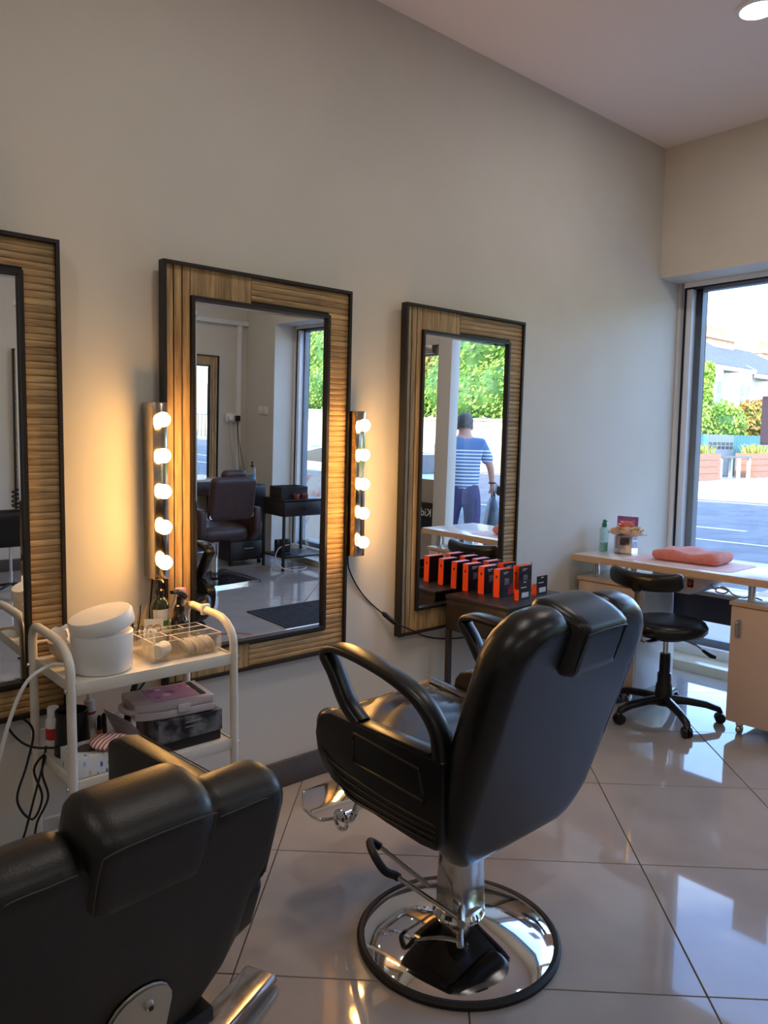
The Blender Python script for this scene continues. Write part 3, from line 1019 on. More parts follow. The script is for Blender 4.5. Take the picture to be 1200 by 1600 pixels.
# ------------------------------------------------------------------ wheeled stool at the desk
def swivel_stool():
    t = thing('swivel_stool', (3.545, 1.875, 0), label='black swivel stool with curved backrest at the manicure desk', cat='stool')
    MB().lathe([(0, .425), (.13, .425), (.175, .437), (.192, .455), (.194, .475), (.18, .497), (.14, .507), (.06, .511), (0, .511)], 40).build('seat', LEATHER, t, smooth=50)
    MB().lathe([(.0, .41), (.09, .41), (.10, .425), (0, .426)], 24).build('seat_plate', BLKPLASTIC, t)
    MB().cyl((0, 0, .30), (0, 0, .415), .014, n=16).build('gas_lift', CHROME, t)
    MB().lathe([(.0, .33), (.025, .33), (.0265, .30), (.0265, .235), (.033, .228), (.034, .18), (.0385, .172), (.045, .09), (.046, .07), (0, .07)], 24).build('column_cover', BLKPLASTIC, t, smooth=30)
    for k in range(5):
        a = math.radians(-128 + 72 * k)
        d = Vector((math.cos(a), math.sin(a), 0))
        sd_ = Vector((-d.y, d.x, 0))
        pth = [d * .02 + Vector((0, 0, .095)), d * .10 + Vector((0, 0, .097)), d * .2 + Vector((0, 0, .086)), d * .262 + Vector((0, 0, .068)), d * .272 + Vector((0, 0, .052))]
        lg = MB().sweep(pth, [.05, .042, .036, .034, .032], [.05, .038, .034, .03, .02], sd_, 10, 3).build('leg', BLKPLASTIC, t, smooth=60)
        cs = thing('castor', d * .268)
        cs.parent = t
        for q in (-1, 1):
            c0 = sd_ * q * .012 + Vector((0, 0, .0255))
            MB().cyl(c0 - sd_ * .009, c0 + sd_ * .009, .0255, n=20).build('wheel', BLKPLASTIC, cs, bevel=.004)
        MB().cyl((0, 0, .03), (0, 0, .062), .009, n=10).build('stem', STEEL, cs)
    bc = rrcols(.20, .085, .03, 18, 0, 0)
    def bf(u, v, n):
        a = u / .30
        rad = .30 - n
        return (-.02 + -.30 * math.cos(a) * 1.0 + (.30 - rad) * math.cos(a) + .05 - .01 * v, -.30 * math.sin(a) * 1.0 + (.30 - rad) * math.sin(a), .682 + v + .02 * (u / .2) ** 2 * .8)
    MB().cushion(bc, .026, .026, .026, bf, 12).build('backrest', LEATHER, t, smooth=60)
    MB().sweep(smoothpath([(-.05, .0, .415), (-.2, .0, .42), (-.262, .0, .46), (-.278, .0, .56), (-.285, 0, .70)], 6), .038, .010, (0, 1, 0), 10, 4).build('back_bracket', STEEL, t, smooth=60)
    MB().cyl((-.292, 0, .70), (-.315, 0, .70), .024, .02, 16).build('bracket_knob', BLKPLASTIC, t)
    lv = MB().tube([(.03, -.04, .415), (.10, -.11, .375), (.125, -.135, .35)], .005, 8).build('height_lever', STEEL, t)
    MB().tube([(.12, -.13, .353), (.15, -.16, .325), (.165, -.178, .318)], [.007, .012, .009], 10).build('lever_grip', BLKPLASTIC, lv)
    return t
swivel_stool()

# ------------------------------------------------------------------ white trolley
TX0, TX1, TY0, TY1 = .70, 1.20, 2.065, 2.385
ZT, ZM, ZB = .705, .43, .145
t = thing('trolley', (0, 0, 0), label='white three tier metal trolley by the wall', cat='trolley')
for x in (TX0, TX1):
    r = .0128
    yb, yf = TY1, TY0
    p = [(x, yf, .0), (x, yf, .70), (x, yf, .735)] + [(x, yf + .11 - .11 * math.cos(math.radians(a)), .735 + .075 * math.sin(math.radians(a))) for a in (18, 36, 54, 72, 90)]
    p += [(x, yb - .05, .813)] + [(x, yb - .05 + .05 * math.sin(math.radians(a)), .763 + .05 * math.cos(math.radians(a))) for a in (22, 45, 68, 90)] + [(x, yb, .70), (x, yb, .0)]
    MB().tube(p, r, 14).build('end_frame', WHITEMETAL, t, smooth=60)
    for y in (yf, yb):
        MB().cyl((x, y, .0), (x, y, .02), .017, n=14).build('foot_cap', RUBBER, t)
def tray(z, name):
    b = MB().box(TX0 + .012, TX1 - .012, TY0 + .002, TY1 - .002, z - .006, z)
    b.box(TX0 + .012, TX1 - .012, TY0 - .006, TY0 + .002, z - .032, z + .003).box(TX0 + .012, TX1 - .012, TY1 - .002, TY1 + .006, z - .032, z + .003)
    b.box(TX0 + .004, TX0 + .012, TY0 + .01, TY1 - .01, z - .03, z + .003).box(TX1 - .012, TX1 - .004, TY0 + .01, TY1 - .01, z - .03, z + .003)
    return b.build(name, WHITEMETAL, t, bevel=.002)
for z in (ZT, ZM, ZB):
    sh_ = tray(z, 'shelf')
    MB().tube([(TX0 + .012, TY1, z + .05), (TX1 - .012, TY1, z + .05)], .0045, 8).build('guard_rail', WHITEMETAL, t)
    for x, s_ in ((TX0, -1), (TX1, 1)):
        for y in (TY0, TY1):
            MB().cyl((x + s_ * .013, y, z - .015), (x + s_ * .018, y, z - .015), .006, n=10).build('bolt', STEEL, t)
MB().box(TX1 - .0155, TX1 + .0155, 2.238, 2.254, .795, .831).build('hook_clip', WHITEPL, t, bevel=.004)

# --- on its top shelf
t = thing('wax_pot', (.822, 2.155, ZT), label='white lidded wax heater pot on the trolley', cat='pot')
MB().lathe([(0, .002), (.078, .002), (.083, .010), (.086, .10), (.086, .112), (.078, .116), (0, .116)], 48).build('body', WHITEPL, t, smooth=40)
Ml = Matrix.Translation((.004, 0, .124)) @ Matrix.Rotation(math.radians(-13), 4, 'Y')
MB().lathe([(0, .0), (.089, .0), (.0905, .004), (.0905, .035), (.086, .042), (0, .044)], 48, M=Ml).build('lid', WHITEPL, t, smooth=40)
cable = smoothpath([(-.085, .02, .02), (-.13, .03, .03), (-.20, .02, .0), (-.245, .03, -.1), (-.28, .06, -.25), (-.34, .09, -.42), (-.46, .12, -.6), (-.6, .14, -.69)], 6)
MB().tube(cable, .0055, 8).build('cable', WHITEPL, t)

PAPER = mat('white_tissue', (240, 236, 228), .8, bump=.1)
CREAMPL = mat('cream_plastic', (222, 206, 180), .4)
t = thing('tissue_bowl', (.797, 2.312, ZT), label='cream bowl of crumpled white tissues behind the wax pot', cat='bowl')
MB().lathe([(0, .002), (.045, .002), (.068, .03), (.076, .062), (.072, .062), (.064, .032), (.042, .008), (0, .008)], 36, sx=1, sy=.72).build('bowl', CREAMPL, t)
rq = random.Random(5)
for k in range(6):
    a = k / 6 * 6.28
    cx, cy = .035 * math.cos(a), .022 * math.sin(a)
    h = rq.uniform(.04, .075)
    g_, f_ = [], []
    n = 5
    for i in range(n):
        for j in range(n):
            u, v = i / (n - 1) - .5, j / (n - 1) - .5
            g_.append((cx + u * .055 * math.cos(a) - v * .01 + rq.uniform(-.006, .006), cy + u * .04 * math.sin(a) + v * .012 + rq.uniform(-.006, .006), .045 + (v + .5) * h + rq.uniform(-.006, .006)))
    f_ = [(i * n + j, (i + 1) * n + j, (i + 1) * n + j + 1, i * n + j + 1) for i in range(n - 1) for j in range(n - 1)]
    MB().add(g_, f_).build('tissue', PAPER, t, smooth=80)

# clear acrylic organiser
ACRYL = glassmat('clear_acrylic', (.985, .98, .97), .02, 2.2, haze=.025)
EDGEGLINT = mat('painted_edge_highlight', (240, 236, 226), .2)  # bright edge highlights of the acrylic, painted as opaque pale strips
ORX, ORY, OW, OD, OH = 1.068, 2.19, .225, .17, .062
t = thing('acrylic_organiser', (ORX, ORY, ZT), label='clear acrylic organiser with compartments on the trolley', cat='organiser')
def plate(name, *a):
    pp = MB().box(*a).build(name, ACRYL, t, smooth=0)
    if a[5] > .02:
        MB().box(*a[:4], a[5], a[5] + .0009).build('edge_highlight', EDGEGLINT, pp)
plate('base', -OW / 2, OW / 2, -OD / 2, OD / 2, .002, .005)
for y in (-OD / 2, OD / 2 - .003, -.02, .035):
    plate('divider', -OW / 2 + .003, OW / 2 - .003, y, y + .003, .005, OH)
for x in (-OW / 2, OW / 2 - .003):
    plate('side', x, x + .003, -OD / 2, OD / 2, .005, OH)
plate('divider', -.03, -.027, -OD / 2 + .003, -.02, .005, OH)
plate('divider', -.04, -.037, -.017, .035, .005, OH)
plate('divider', .045, .048, .038, OD / 2 - .003, .005, OH)
COTTON = mat('cotton', (246, 243, 236), .9, bump=.3, bscale=120)
STICKM = mat('bud_stick', (235, 228, 214), .6)
cr_ = MB()
rq = random.Random(8)
for k in range(9):
    x0, y0 = ORX - .10 + rq.uniform(-.008, .05), ORY - .014 + rq.uniform(0, .035)
    bt = thing('cotton_bud', (x0, y0, ZT + .006), label='cotton bud standing in the acrylic organiser', cat='cotton bud', group='cotton buds in the organiser', rot=(rq.uniform(-.22, .22), rq.uniform(-.25, .25), 0))
    MB().cyl((0, 0, .004), (0, 0, .07), .0012, n=6).build('stick', STICKM, bt)
    MB().sphere((0, 0, .073), .0034, 8, 6, 1.7).build('tip', COTTON, bt)
cr0 = MB()
sp_ = []
for i in range(40):
    a = i * .55
    sp_.append((.003 + .0135 * i / 40 * 1, a))
roll = MB().lathe([(0, -.028), (.021, -.028), (.0225, -.024), (.0225, .024), (.021, .028), (0, .028)], 24)
o = roll.build('cotton_roll', COTTON, smooth=50)
o.matrix_world = Matrix.Translation((ORX - .075, ORY - .052, ZT + .031)) @ Matrix.Rotation(math.radians(35), 4, 'Z') @ Matrix.Rotation(math.radians(90), 4, 'Y')
tag(o, 'white rolled cotton strip in the front of the organiser', 'cotton roll')
for k in range(7):
    c = MB().lathe([(0, -.003), (.024, -.003), (.027, 0), (.024, .003), (0, .003)], 20).build('cotton_pad', COTTON)
    c.location = (ORX + .005 + k * .014, ORY - .05 + rq.uniform(-.004, .004), ZT + .026 + rq.uniform(0, .003))
    c.rotation_euler = (0, math.radians(66 + rq.uniform(-8, 8)), 0)
    tag(c, ('leftmost', 'second from the left', 'third from the left', 'middle', 'third from the right', 'second from the right', 'rightmost')[k] + ' round white cotton pad in the organiser front row', 'cotton pad', 'cotton pads in the organiser')

# bottles standing behind the organiser
GREENB = mat('green_bottle_glass', (38, 44, 18), .08, coat=.5, rgb2=(52, 58, 24), scale=8)
LABELW = mat('white_label', (236, 232, 222), .5)
LABELG = mat('green_label_print', (72, 150, 52), .5)
t = thing('pump_bottle', (1.088, 2.345, ZT), label='dark green pump bottle with a white label on the trolley', cat='bottle')
MB().lathe([(0, .001), (.028, .001), (.030, .006), (.030, .118), (.026, .134), (.013, .148), (.012, .158), (0, .158)], 32).build('body', GREENB, t)
lb = MB()
n = 18
vv = [(.0304 * math.cos(math.radians(200 + 140 * k / n)), .0304 * math.sin(math.radians(200 + 140 * k / n)), z) for k in range(n + 1) for z in (.03, .11)]
lb.add(vv, [(2 * k, 2 * k + 2, 2 * k + 3, 2 * k + 1) for k in range(n)])
lbl = lb.build('label', LABELW, t)
vv = [(.0307 * math.cos(math.radians(262 + 40 * k / 6)), .0307 * math.sin(math.radians(262 + 40 * k / 6)), z) for k in range(7) for z in (.055, .073)]
MB().add(vv, [(2 * k, 2 * k + 2, 2 * k + 3, 2 * k + 1) for k in range(6)]).build('printed_mark', LABELG, lbl)
MB().lathe([(0, .156), (.014, .156), (.015, .17), (.010, .174), (.006, .176), (.006, .196), (.011, .197), (.012, .206), (0, .207)], 20).build('pump', BLKPLASTIC, t)
MB().tube([(0, 0, .201), (.0, -.02, .203), (0, -.032, .197)], [.006, .005, .004], 8).build('nozzle', BLKPLASTIC, t)
t = thing('trigger_spray_bottle', (1.139, 2.306, ZT), rz=math.radians(200), label='black trigger spray bottle on the trolley', cat='bottle')
DKGLASS = mat('dark_brown_glass', (22, 16, 12), .07, coat=.5)
MB().lathe([(0, .001), (.025, .001), (.028, .006), (.029, .06), (.027, .074), (.016, .088), (.013, .094), (.013, .104), (0, .104)], 28).build('body', DKGLASS, t)
MB().lathe([(0, .10), (.0155, .10), (.0155, .118), (.010, .122), (.009, .15), (0, .15)], 20).build('collar', BLKPLASTIC, t)
MB().sweep(smoothpath([(.035, 0, .168), (.015, 0, .166), (-.01, 0, .158), (-.028, 0, .142)], 5), .017, [.012] * 5 + [.02] * 11, (0, 1, 0), 10, 3).build('spray_head', BLKPLASTIC, t, smooth=60)
MB().sweep(smoothpath([(.018, 0, .16), (.024, 0, .14), (.036, 0, .115)], 5), .012, .006, (0, 1, 0), 8, 3).build('trigger', STEEL, t, smooth=60)
PINKCAP = mat('pink_cap', (224, 118, 142), .35)
CLEARPL = glassmat('clear_plastic', (.93, .93, .93), .05, 1.2)
t = thing('clear_bottle', (1.166, 2.354, ZT), label='clear bottle with a pink cap behind the black spray bottle', cat='bottle')
MB().lathe([(0, .001), (.022, .001), (.024, .005), (.024, .11), (.018, .128), (.012, .135), (.012, .142), (0, .142)], 24).build('body', CLEARPL, t)
MB().lathe([(0, .14), (.018, .14), (.019, .144), (.019, .163), (.017, .166), (0, .166)], 24).build('cap', PINKCAP, t)
# cup of tools and brushes left of the organiser
t = thing('tool_cup', (1.0, 2.345, ZT), label='clear cup of brushes and sticks between wax pot and bottles', cat='cup')
MB().lathe([(0, .001), (.026, .001), (.032, .07), (.0305, .07), (.025, .004), (0, .004)], 24).build('cup', CLEARPL, t)
WOODST = mat('pale_wood_stick', (214, 176, 112), .6)
rq = random.Random(21)
tools = [('wooden_spatula', 'pale wooden spatula leaning out of the tool cup', 'spatula', WOODST, (.012, .0), (.30, .1), .004),
         ('brush', 'black handled brush in the tool cup', 'brush', BLACK, (-.005, -.008), (-.12, .1), .0035),
         ('brush', 'dark brush leaning right in the tool cup', 'brush', BLACK, (.004, -.012), (.18, -.1), .003),
         ('file', 'pink nail file in the tool cup', 'file', PINKCAP, (-.014, -.004), (-.25, .0), .0045),
         ('tweezers', 'steel tweezers in the tool cup', 'tweezers', STEEL, (.008, .006), (.08, .2), .0025)]
for nm, lb_, ct, mt, (ax, ay), (tx, ty), r in tools:
    o = MB().tube([(0, 0, 0), (0, 0, .06), (0, 0, .095), (0, 0, .125)], [r * .7, r, r * 1.1, r * .5], 8).build(nm, mt)
    o.location = (1.0 + ax * .6, 2.345 + ay * .6, ZT + .006)
    o.rotation_euler = (ty * .6, tx * .9, 0)
    tag(o, lb_, ct)
t = thing('printed_card', (1.045, 2.302, ZT + .001), rz=math.radians(28), label='small white card printed with gold rings beside the pump bottle', cat='card', rot=(math.radians(-6), 0, math.radians(-30)))
MB().box(-.03, .03, 0, .0012, 0, .085).build('card', LABELW, t)
GOLDP = mat('gold_print', (176, 140, 60), .4)
for x in (-.01, .012):
    MB().tube(arc((x, .055), .011, 0, 360, 20, 'xz', -.0006)[:-1], .0016, 6, closed=True).build('ring_print', GOLDP, t)
TEALP = mat('teal_print', (60, 150, 140), .5)
MB().box(-.0, .026, -.0008, 0, .008, .026).build('teal_print', TEALP, t)

# --- on its middle shelf
t = thing('tapered_pot', (.772, 2.275, ZM), label='black tapered pot with a rim on the middle shelf', cat='pot')
MB().lathe([(0, .001), (.05, .001), (.052, .004), (.044, .115), (.047, .117), (.047, .132), (.043, .133), (.040, .118), (.045, .01), (0, .01)], 40).build('body', BLKPLASTIC, t, smooth=40)
MB().tube(smoothpath([(-.045, -.01, .03), (-.10, .02, .035), (-.13, .06, .05), (-.16, .06, .10), (-.14, .05, .13), (-.09, .07, .07), (-.13, .0, .0), (-.165, -.02, -.09), (-.12, .0, -.17), (-.085, .02, -.12), (-.10, .04, -.04), (-.07, .03, .0), (-.10, .02, -.09), (-.14, .0, -.2), (-.15, .0, -.23), (-.12, .0, -.23), (-.10, .02, -.19), (-.065, .03, -.13), (-.08, .03, -.05), (-.06, .05, .02)], 6), .0035, 8).build('cable', RUBBER, t)
REDLAB = mat('red_label', (190, 48, 44), .5)
t = thing('nozzle_bottle', (.846, 2.335, ZM), label='white glue bottle with a pointed nozzle on the middle shelf', cat='bottle')
MB().lathe([(0, .001), (.018, .001), (.019, .004), (.019, .10), (.014, .112), (0, .112)], 24).build('body', WHITEPL, t)
MB().lathe([(.0193, .088), (.0193, .096)], 24).build('label', REDLAB, t)
MB().lathe([(0, .112), (.016, .112), (.016, .128), (.008, .134), (.003, .168), (0, .168)], 20).build('nozzle', WHITEPL, t)
t = thing('spray_can', (.742, 2.35, ZM), label='white and red bottle behind the black tapered pot', cat='bottle')
MB().lathe([(0, .001), (.02, .001), (.022, .004), (.022, .085), (.018, .094), (0, .094)], 24).build('body', WHITEPL, t)
MB().lathe([(.0223, .03), (.0223, .065)], 24).build('label', REDLAB, t)
MB().lathe([(0, .094), (.017, .094), (.017, .125), (.015, .128), (0, .128)], 20).build('cap', WHITEPL, t)
for k, (x, y) in enumerate(((.868, 2.312), (.886, 2.322))):
    t = thing('marker_bottle', (x, y, ZM), label=('slim black tube with an orange band next to the glue bottle', 'slim plain black tube next to the leaflets')[k], cat='bottle', group='slim black tubes')
    MB().lathe([(0, .001), (.0085, .001), (.0085, .045), (.0075, .047), (.0075, .072), (.004, .082), (0, .083)], 18).build('body', BLKPLASTIC, t)
    if k == 0:
        MB().lathe([(.0088, .012), (.0088, .038)], 18).build('band', mat('orange_band', (206, 92, 40), .5), t)
# leaflets leaning
LEAF = mat('lilac_leaflet', (176, 160, 176), .6, rgb2=(214, 200, 206), scale=14)
for k in range(4):
    ax_, up_ = Vector((.22, -.975, 0)), Vector((-.40 - .03 * k, 0, .91)).normalized()
    nn_ = ax_.cross(up_).normalized() * .0009
    q_ = [Vector((0, 0, 0)), ax_ * .13, ax_ * .13 + up_ * (.10 - .006 * k), up_ * (.118 - .004 * k)]
    o = MB().add(q_ + [p + nn_ for p in q_], [(0, 1, 2, 3), (7, 6, 5, 4), (0, 4, 5, 1), (1, 5, 6, 2), (2, 6, 7, 3), (3, 7, 4, 0)]).build('leaflet', LEAF)
    o.location = (.918 + k * .0045, 2.285, ZM + .002)
    tag(o, ('lilac printed leaflet, leftmost of the leaning pack', 'lilac printed leaflet, second from the left of the leaning pack', 'lilac printed leaflet, third from the left of the leaning pack', 'lilac printed leaflet nearest the marbled box')[k], 'leaflet', 'leaflets on the middle shelf')
# tissue box and patterned mask
def patchmat(name, base, cols, scale, rough=.5):
    m = bpy.data.materials.new(name)
    m.use_nodes = True
    n = m.node_tree
    b = n.nodes['Principled BSDF']
    b.inputs['Roughness'].default_value = rough
    t_ = n.nodes.new('ShaderNodeTexCoord')
    mp_ = n.nodes.new('ShaderNodeMapping')
    mp_.inputs['Scale'].default_value = scale
    mp_.inputs['Rotation'].default_value = (0, .35, 0)
    vo = n.nodes.new('ShaderNodeTexVoronoi')
    vo.inputs['Scale'].default_value = 1
    n.links.new(t_.outputs['Object'], mp_.inputs[0])
    n.links.new(mp_.outputs[0], vo.inputs['Vector'])
    cr__ = n.nodes.new('ShaderNodeValToRGB')
    cr__.color_ramp.interpolation = 'CONSTANT'
    e = cr__.color_ramp.elements
    e[0].color = (*lin(cols[0]), 1)
    e[1].position = .35
    e[1].color = (*lin(cols[1]), 1)
    if len(cols) > 2:
        q = e.new(.68)
        q.color = (*lin(cols[2]), 1)
    sp = n.nodes.new('ShaderNodeSeparateColor')
    n.links.new(vo.outputs['Color'], sp.inputs[0])
    n.links.new(sp.outputs[0], cr__.inputs['Fac'])
    lt = n.nodes.new('ShaderNodeMath')
    lt.operation = 'LESS_THAN'
    lt.inputs[1].default_value = .3
    n.links.new(vo.outputs['Distance'], lt.inputs[0])
    mx_ = n.nodes.new('ShaderNodeMix')
    mx_.data_type = 'RGBA'
    mx_.inputs['A'].default_value = (*lin(base), 1)
    n.links.new(lt.outputs[0], mx_.inputs['Factor'])
    n.links.new(cr__.outputs['Color'], mx_.inputs['B'])
    n.links.new(mx_.outputs['Result'], b.inputs['Base Color'])
    return m
TISB = patchmat('tissue_box_print', (228, 230, 230), [(60, 110, 190), (150, 190, 226), (222, 206, 130)], (70, 70, 34))
t = thing('tissue_box', (.782, 2.135, ZM), label='white tissue box with blue brush marks on the middle shelf', cat='box')
b = MB().box(-.072, .072, -.062, .062, .002, .06)
b.build('carton', TISB, t, bevel=.003)
MB().lathe([(0, .0605), (.05, .0605), (.052, .061), (0, .061)], 32, sy=.62).build('opening', mat('carton_inside', (96, 84, 76), .8), t)
def stripemat(name, c1, c2, sc, rot=(0, 0, 0), distort=2.5):
    m = bpy.data.materials.new(name)
    m.use_nodes = True
    n = m.node_tree
    b = n.nodes['Principled BSDF']
    b.inputs['Roughness'].default_value = .65
    t_ = n.nodes.new('ShaderNodeTexCoord')
    mp_ = n.nodes.new('ShaderNodeMapping')
    mp_.inputs['Rotation'].default_value = rot
    wv_ = n.nodes.new('ShaderNodeTexWave')
    wv_.inputs['Scale'].default_value = sc
    wv_.inputs['Distortion'].default_value = distort
    wv_.inputs['Detail'].default_value = 1
    cr__ = n.nodes.new('ShaderNodeValToRGB')
    cr__.color_ramp.elements[0].position = .48
    cr__.color_ramp.elements[1].position = .56
    cr__.color_ramp.elements[0].color = (*lin(c1), 1)
    cr__.color_ramp.elements[1].color = (*lin(c2), 1)
    n.links.new(t_.outputs['Object'], mp_.inputs[0])
    n.links.new(mp_.outputs[0], wv_.inputs['Vector'])
    n.links.new(wv_.outputs['Fac'], cr__.inputs['Fac'])
    n.links.new(cr__.outputs['Color'], b.inputs['Base Color'])
    return m
MASK = stripemat('pink_zigzag_cloth', (186, 92, 92), (232, 216, 196), 28, (0, 0, .7))
o = MB().cushion(rrcols(.062, .085, .04, 14, 0, -.042), .03, .012, .012, lambda u, v, n: (u, v, n - .5 * u * u), 12).build('patterned_pad', MASK, smooth=60)
o.location = (.822, 2.098, ZM + .076)
o.rotation_euler = (math.radians(8), math.radians(8), math.radians(-12))
tag(o, 'pink and cream zigzag patterned pad on the tissue box', 'pad')
MARBLE = mat('dark_marbled_board', (34, 34, 38), .35, rgb2=(128, 128, 134), scale=16, detail=8, lo=.46, hi=.66)
t = thing('marbled_box', (1.062, 2.16, ZM), label='dark marbled box with a metal label holder under the plastic case', cat='box')
MB().box(-.104, .108, -.075, .09, .032, .098).build('carton', MARBLE, t, bevel=.002)
MB().box(-.100, .104, -.071, .086, .002, .032).build('base', BLACK, t, bevel=.002)
MB().tube([(-.02, -.0765, .082), (-.02, -.0765, .068), (.04, -.0765, .068), (.04, -.0765, .082)], .0022, 6, closed=True).build('label_holder', STEEL, t)
FROST = mat('frosted_plastic', (232, 222, 226), .35, trans=.35, rgb2=(238, 228, 232), scale=6)
PRINT = patchmat('pink_brochure_print', (196, 150, 178), [(232, 224, 226), (172, 96, 146), (224, 196, 212)], (22, 22, 22))
t = thing('plastic_case', (1.035, 2.185, ZM + .099), rz=math.radians(-6), label='frosted plastic carry case with a pink printed insert on the marbled box', cat='case')
oc = [(-.095, -.07), (-.04, -.085), (.115, -.085), (.12, -.08), (.12, .085), (-.115, .085), (-.12, .08), (-.12, -.055)]
MB().prism(oc, 'z', .001, .026).build('case_bottom', FROST, t, bevel=.005)
MB().prism(oc, 'z', .027, .050).build('case_lid', FROST, t, bevel=.005)
MB().prism([(-.06, -.06), (.10, -.065), (.10, .07), (-.06, .07)], 'z', .0502, .0512).build('insert', PRINT, t)
MB().prism([(.082, -.065), (.10, -.065), (.10, .07), (.082, .07)], 'z', .0513, .0518).build('insert_border', BLACK, t)
MB().tube(smoothpath([(-.112, -.05, .027), (-.135, -.04, .027), (-.142, 0, .027), (-.135, .03, .027), (-.112, .04, .027)], 5), .008, 8).build('handle', FROST, t)
MB().box(.0, .04, -.092, -.085, .015, .04).build('latch', FROST, t, bevel=.002)
t = thing('curling_tong', (.965, 2.35, ZM), label='black curling tong standing behind the plastic case', cat='hair tool', rot=(0, math.radians(14), 0))
MB().tube([(0, 0, .003), (0, 0, .02), (0, 0, .10), (0, 0, .13), (0, 0, .18)], [.009, .012, .013, .011, .006], 14).build('handle', BLKPLASTIC, t)
MB().cyl((0, 0, .18), (0, 0, .235), .0035, n=10).build('barrel', STEEL, t)

# ------------------------------------------------------------------ manicure desk
DESKW = mat('white_laminate', (226, 222, 216), .22, coat=.2, rgb2=(222, 218, 212), scale=5)
EDGE = mat('beech_edging', (206, 176, 148), .5, rgb2=(196, 164, 134), scale=10, stretch=(1, 1, 20))
CABF = mat('pale_cabinet_laminate', (208, 188, 172), .4, rgb2=(204, 183, 167), scale=4)
DKPANEL = mat('slate_blue_panel', (58, 66, 84), .4)
DX0, DX1, DY0, DY1, DZ = 3.52, 4.03, 1.245, 2.432, .77
t = thing('manicure_desk', (0, 0, 0), label='white topped manicure desk on chrome posts by the shop window', cat='desk')
MB().box(DX0 + .004, DX1, DY0, DY1, DZ - .032, DZ).build('desk_top', DESKW, t, bevel=.001)
MB().box(DX0, DX0 + .004, DY0, DY1, DZ - .034, DZ - .0005).build('edging', EDGE, t)
for y0, y1, ysg in ((2.068, 2.425, -1), (1.253, 1.578, 1)):
    cb = thing('cabinet')
    cb.parent = t
    MB().box(3.60, 4.0, y0, y1, .062, .625).build('carcass', DESKW, cb, bevel=.002)
    MB().box(3.582, 3.60, y0 + .002, y1 - .002, .064, .618).build('door', CABF, cb, bevel=.0015)
    MB().box(3.575, 4.0, y0 - .004, y1 + .004, .625, .642).build('cabinet_top', DESKW, cb, bevel=.0015)
    MB().box(3.571, 3.575, y0 - .004, y1 + .004, .625, .6415).build('edging', EDGE, cb)
    hy = y1 - .04 if y1 < 2 else y0 + .04
    MB().tube(smoothpath([(3.582, hy, .553), (3.566, hy, .548), (3.562, hy, .53), (3.562, hy, .50), (3.566, hy, .482), (3.582, hy, .477)], 4), .0075, 10).build('handle', STEEL, cb)
    for x in (3.63, 3.96):
        for y in (y0 + .05, y1 - .05):
            c = thing('castor', (x, y, 0))
            c.parent = cb
            MB().cyl((0, -.011, .021), (0, .011, .021), .021, n=18).build('wheel', STEEL, c, bevel=.003)
            MB().box(-.014, .014, -.014, .014, .04, .062).build('fork', STEEL, c, bevel=.003)
for x in (3.63, 3.95):
    for y in (2.345, 2.12, 1.505, 1.30):
        MB().cyl((x, y, .642), (x, y, .738), .0175, n=20).build('post', CHROME, t)
MB().box(3.80, 3.99, 1.582, 2.064, .60, .62).build('lower_shelf', DESKW, t, bevel=.001)
MB().box(3.965, 3.985, 1.582, 2.064, .43, .60).build('back_panel', DKPANEL, t)
GREY = mat('grey_plastic', (196, 190, 198), .4)
vf = MB().prism([(1.70, .737), (2.0, .737), (2.0, .69), (1.94, .632), (1.79, .632), (1.715, .69)], 'x', 3.60, 3.86).build('nail_dust_fan', GREY, t, bevel=.01)
MB().box(3.593, 3.60, 1.775, 1.805, .672, .712).build('rocker_switch', BLACK, vf, bevel=.002)
MB().box(3.591, 3.594, 1.783, 1.797, .683, .70).build('switch_mark', mat('red_mark', (190, 40, 40), .4), vf)
cord = [(3.66, 1.75, .705), (3.66, 1.72, .69), (3.66, 1.70, .672), (3.66, 1.66, .685), (3.66, 1.63, .675), (3.66, 1.65, .655), (3.66, 1.69, .66), (3.66, 1.68, .68), (3.66, 1.63, .672), (3.66, 1.60, .655), (3.66, 1.555, .65), (3.66, 1.52, .66), (3.66, 1.47, .652)]
MB().tube(smoothpath(cord, 6), .004, 8).build('fan_cord', GREY, vf)

# things on the desk
MATP = mat('pale_pink_mat', (224, 186, 184), .6, rgb2=(226, 204, 206), scale=4)
ml = [(3.585, 2.165), (3.585, 1.63), (3.61, 1.595), (3.88, 1.595), (3.905, 1.62), (3.905, 2.165)]
tag(MB().prism(ml, 'z', DZ + .0005, DZ + .0022).build('desk_mat', MATP), 'pale pink mat lying under the towel on the desk', 'mat')
TOWEL = mat('salmon_towel', (222, 140, 128), .9, rgb2=(214, 128, 116), scale=30, bump=.5, bscale=420, sheen=.4)
def tw(u, v, n):
    wv_ = .006 * math.sin(u * 34 + v * 9) + .004 * math.sin(v * 30 - u * 14)
    return (v, u, DZ + .034 + n * 1.0 + (wv_ if n > 0 else 0))
tb_ = thing('folded_towel', (3.78, 1.88, 0), rz=math.radians(4), label='folded salmon pink towel on the desk mat', cat='towel')
MB().cushion(rrcols(.175, .225, .03, 26, 0, -.11), .03, .027, .030, tw, 20).build('towel', TOWEL, tb_, smooth=60)
MB().cushion(rrcols(.172, .10, .03, 20, .0, -.108), .02, .006, .006, lambda u, v, n: (v - .002, u, DZ + .036 + n + .004 * math.sin(u * 40) - .0), 8).build('fold', TOWEL, tb_, smooth=60)

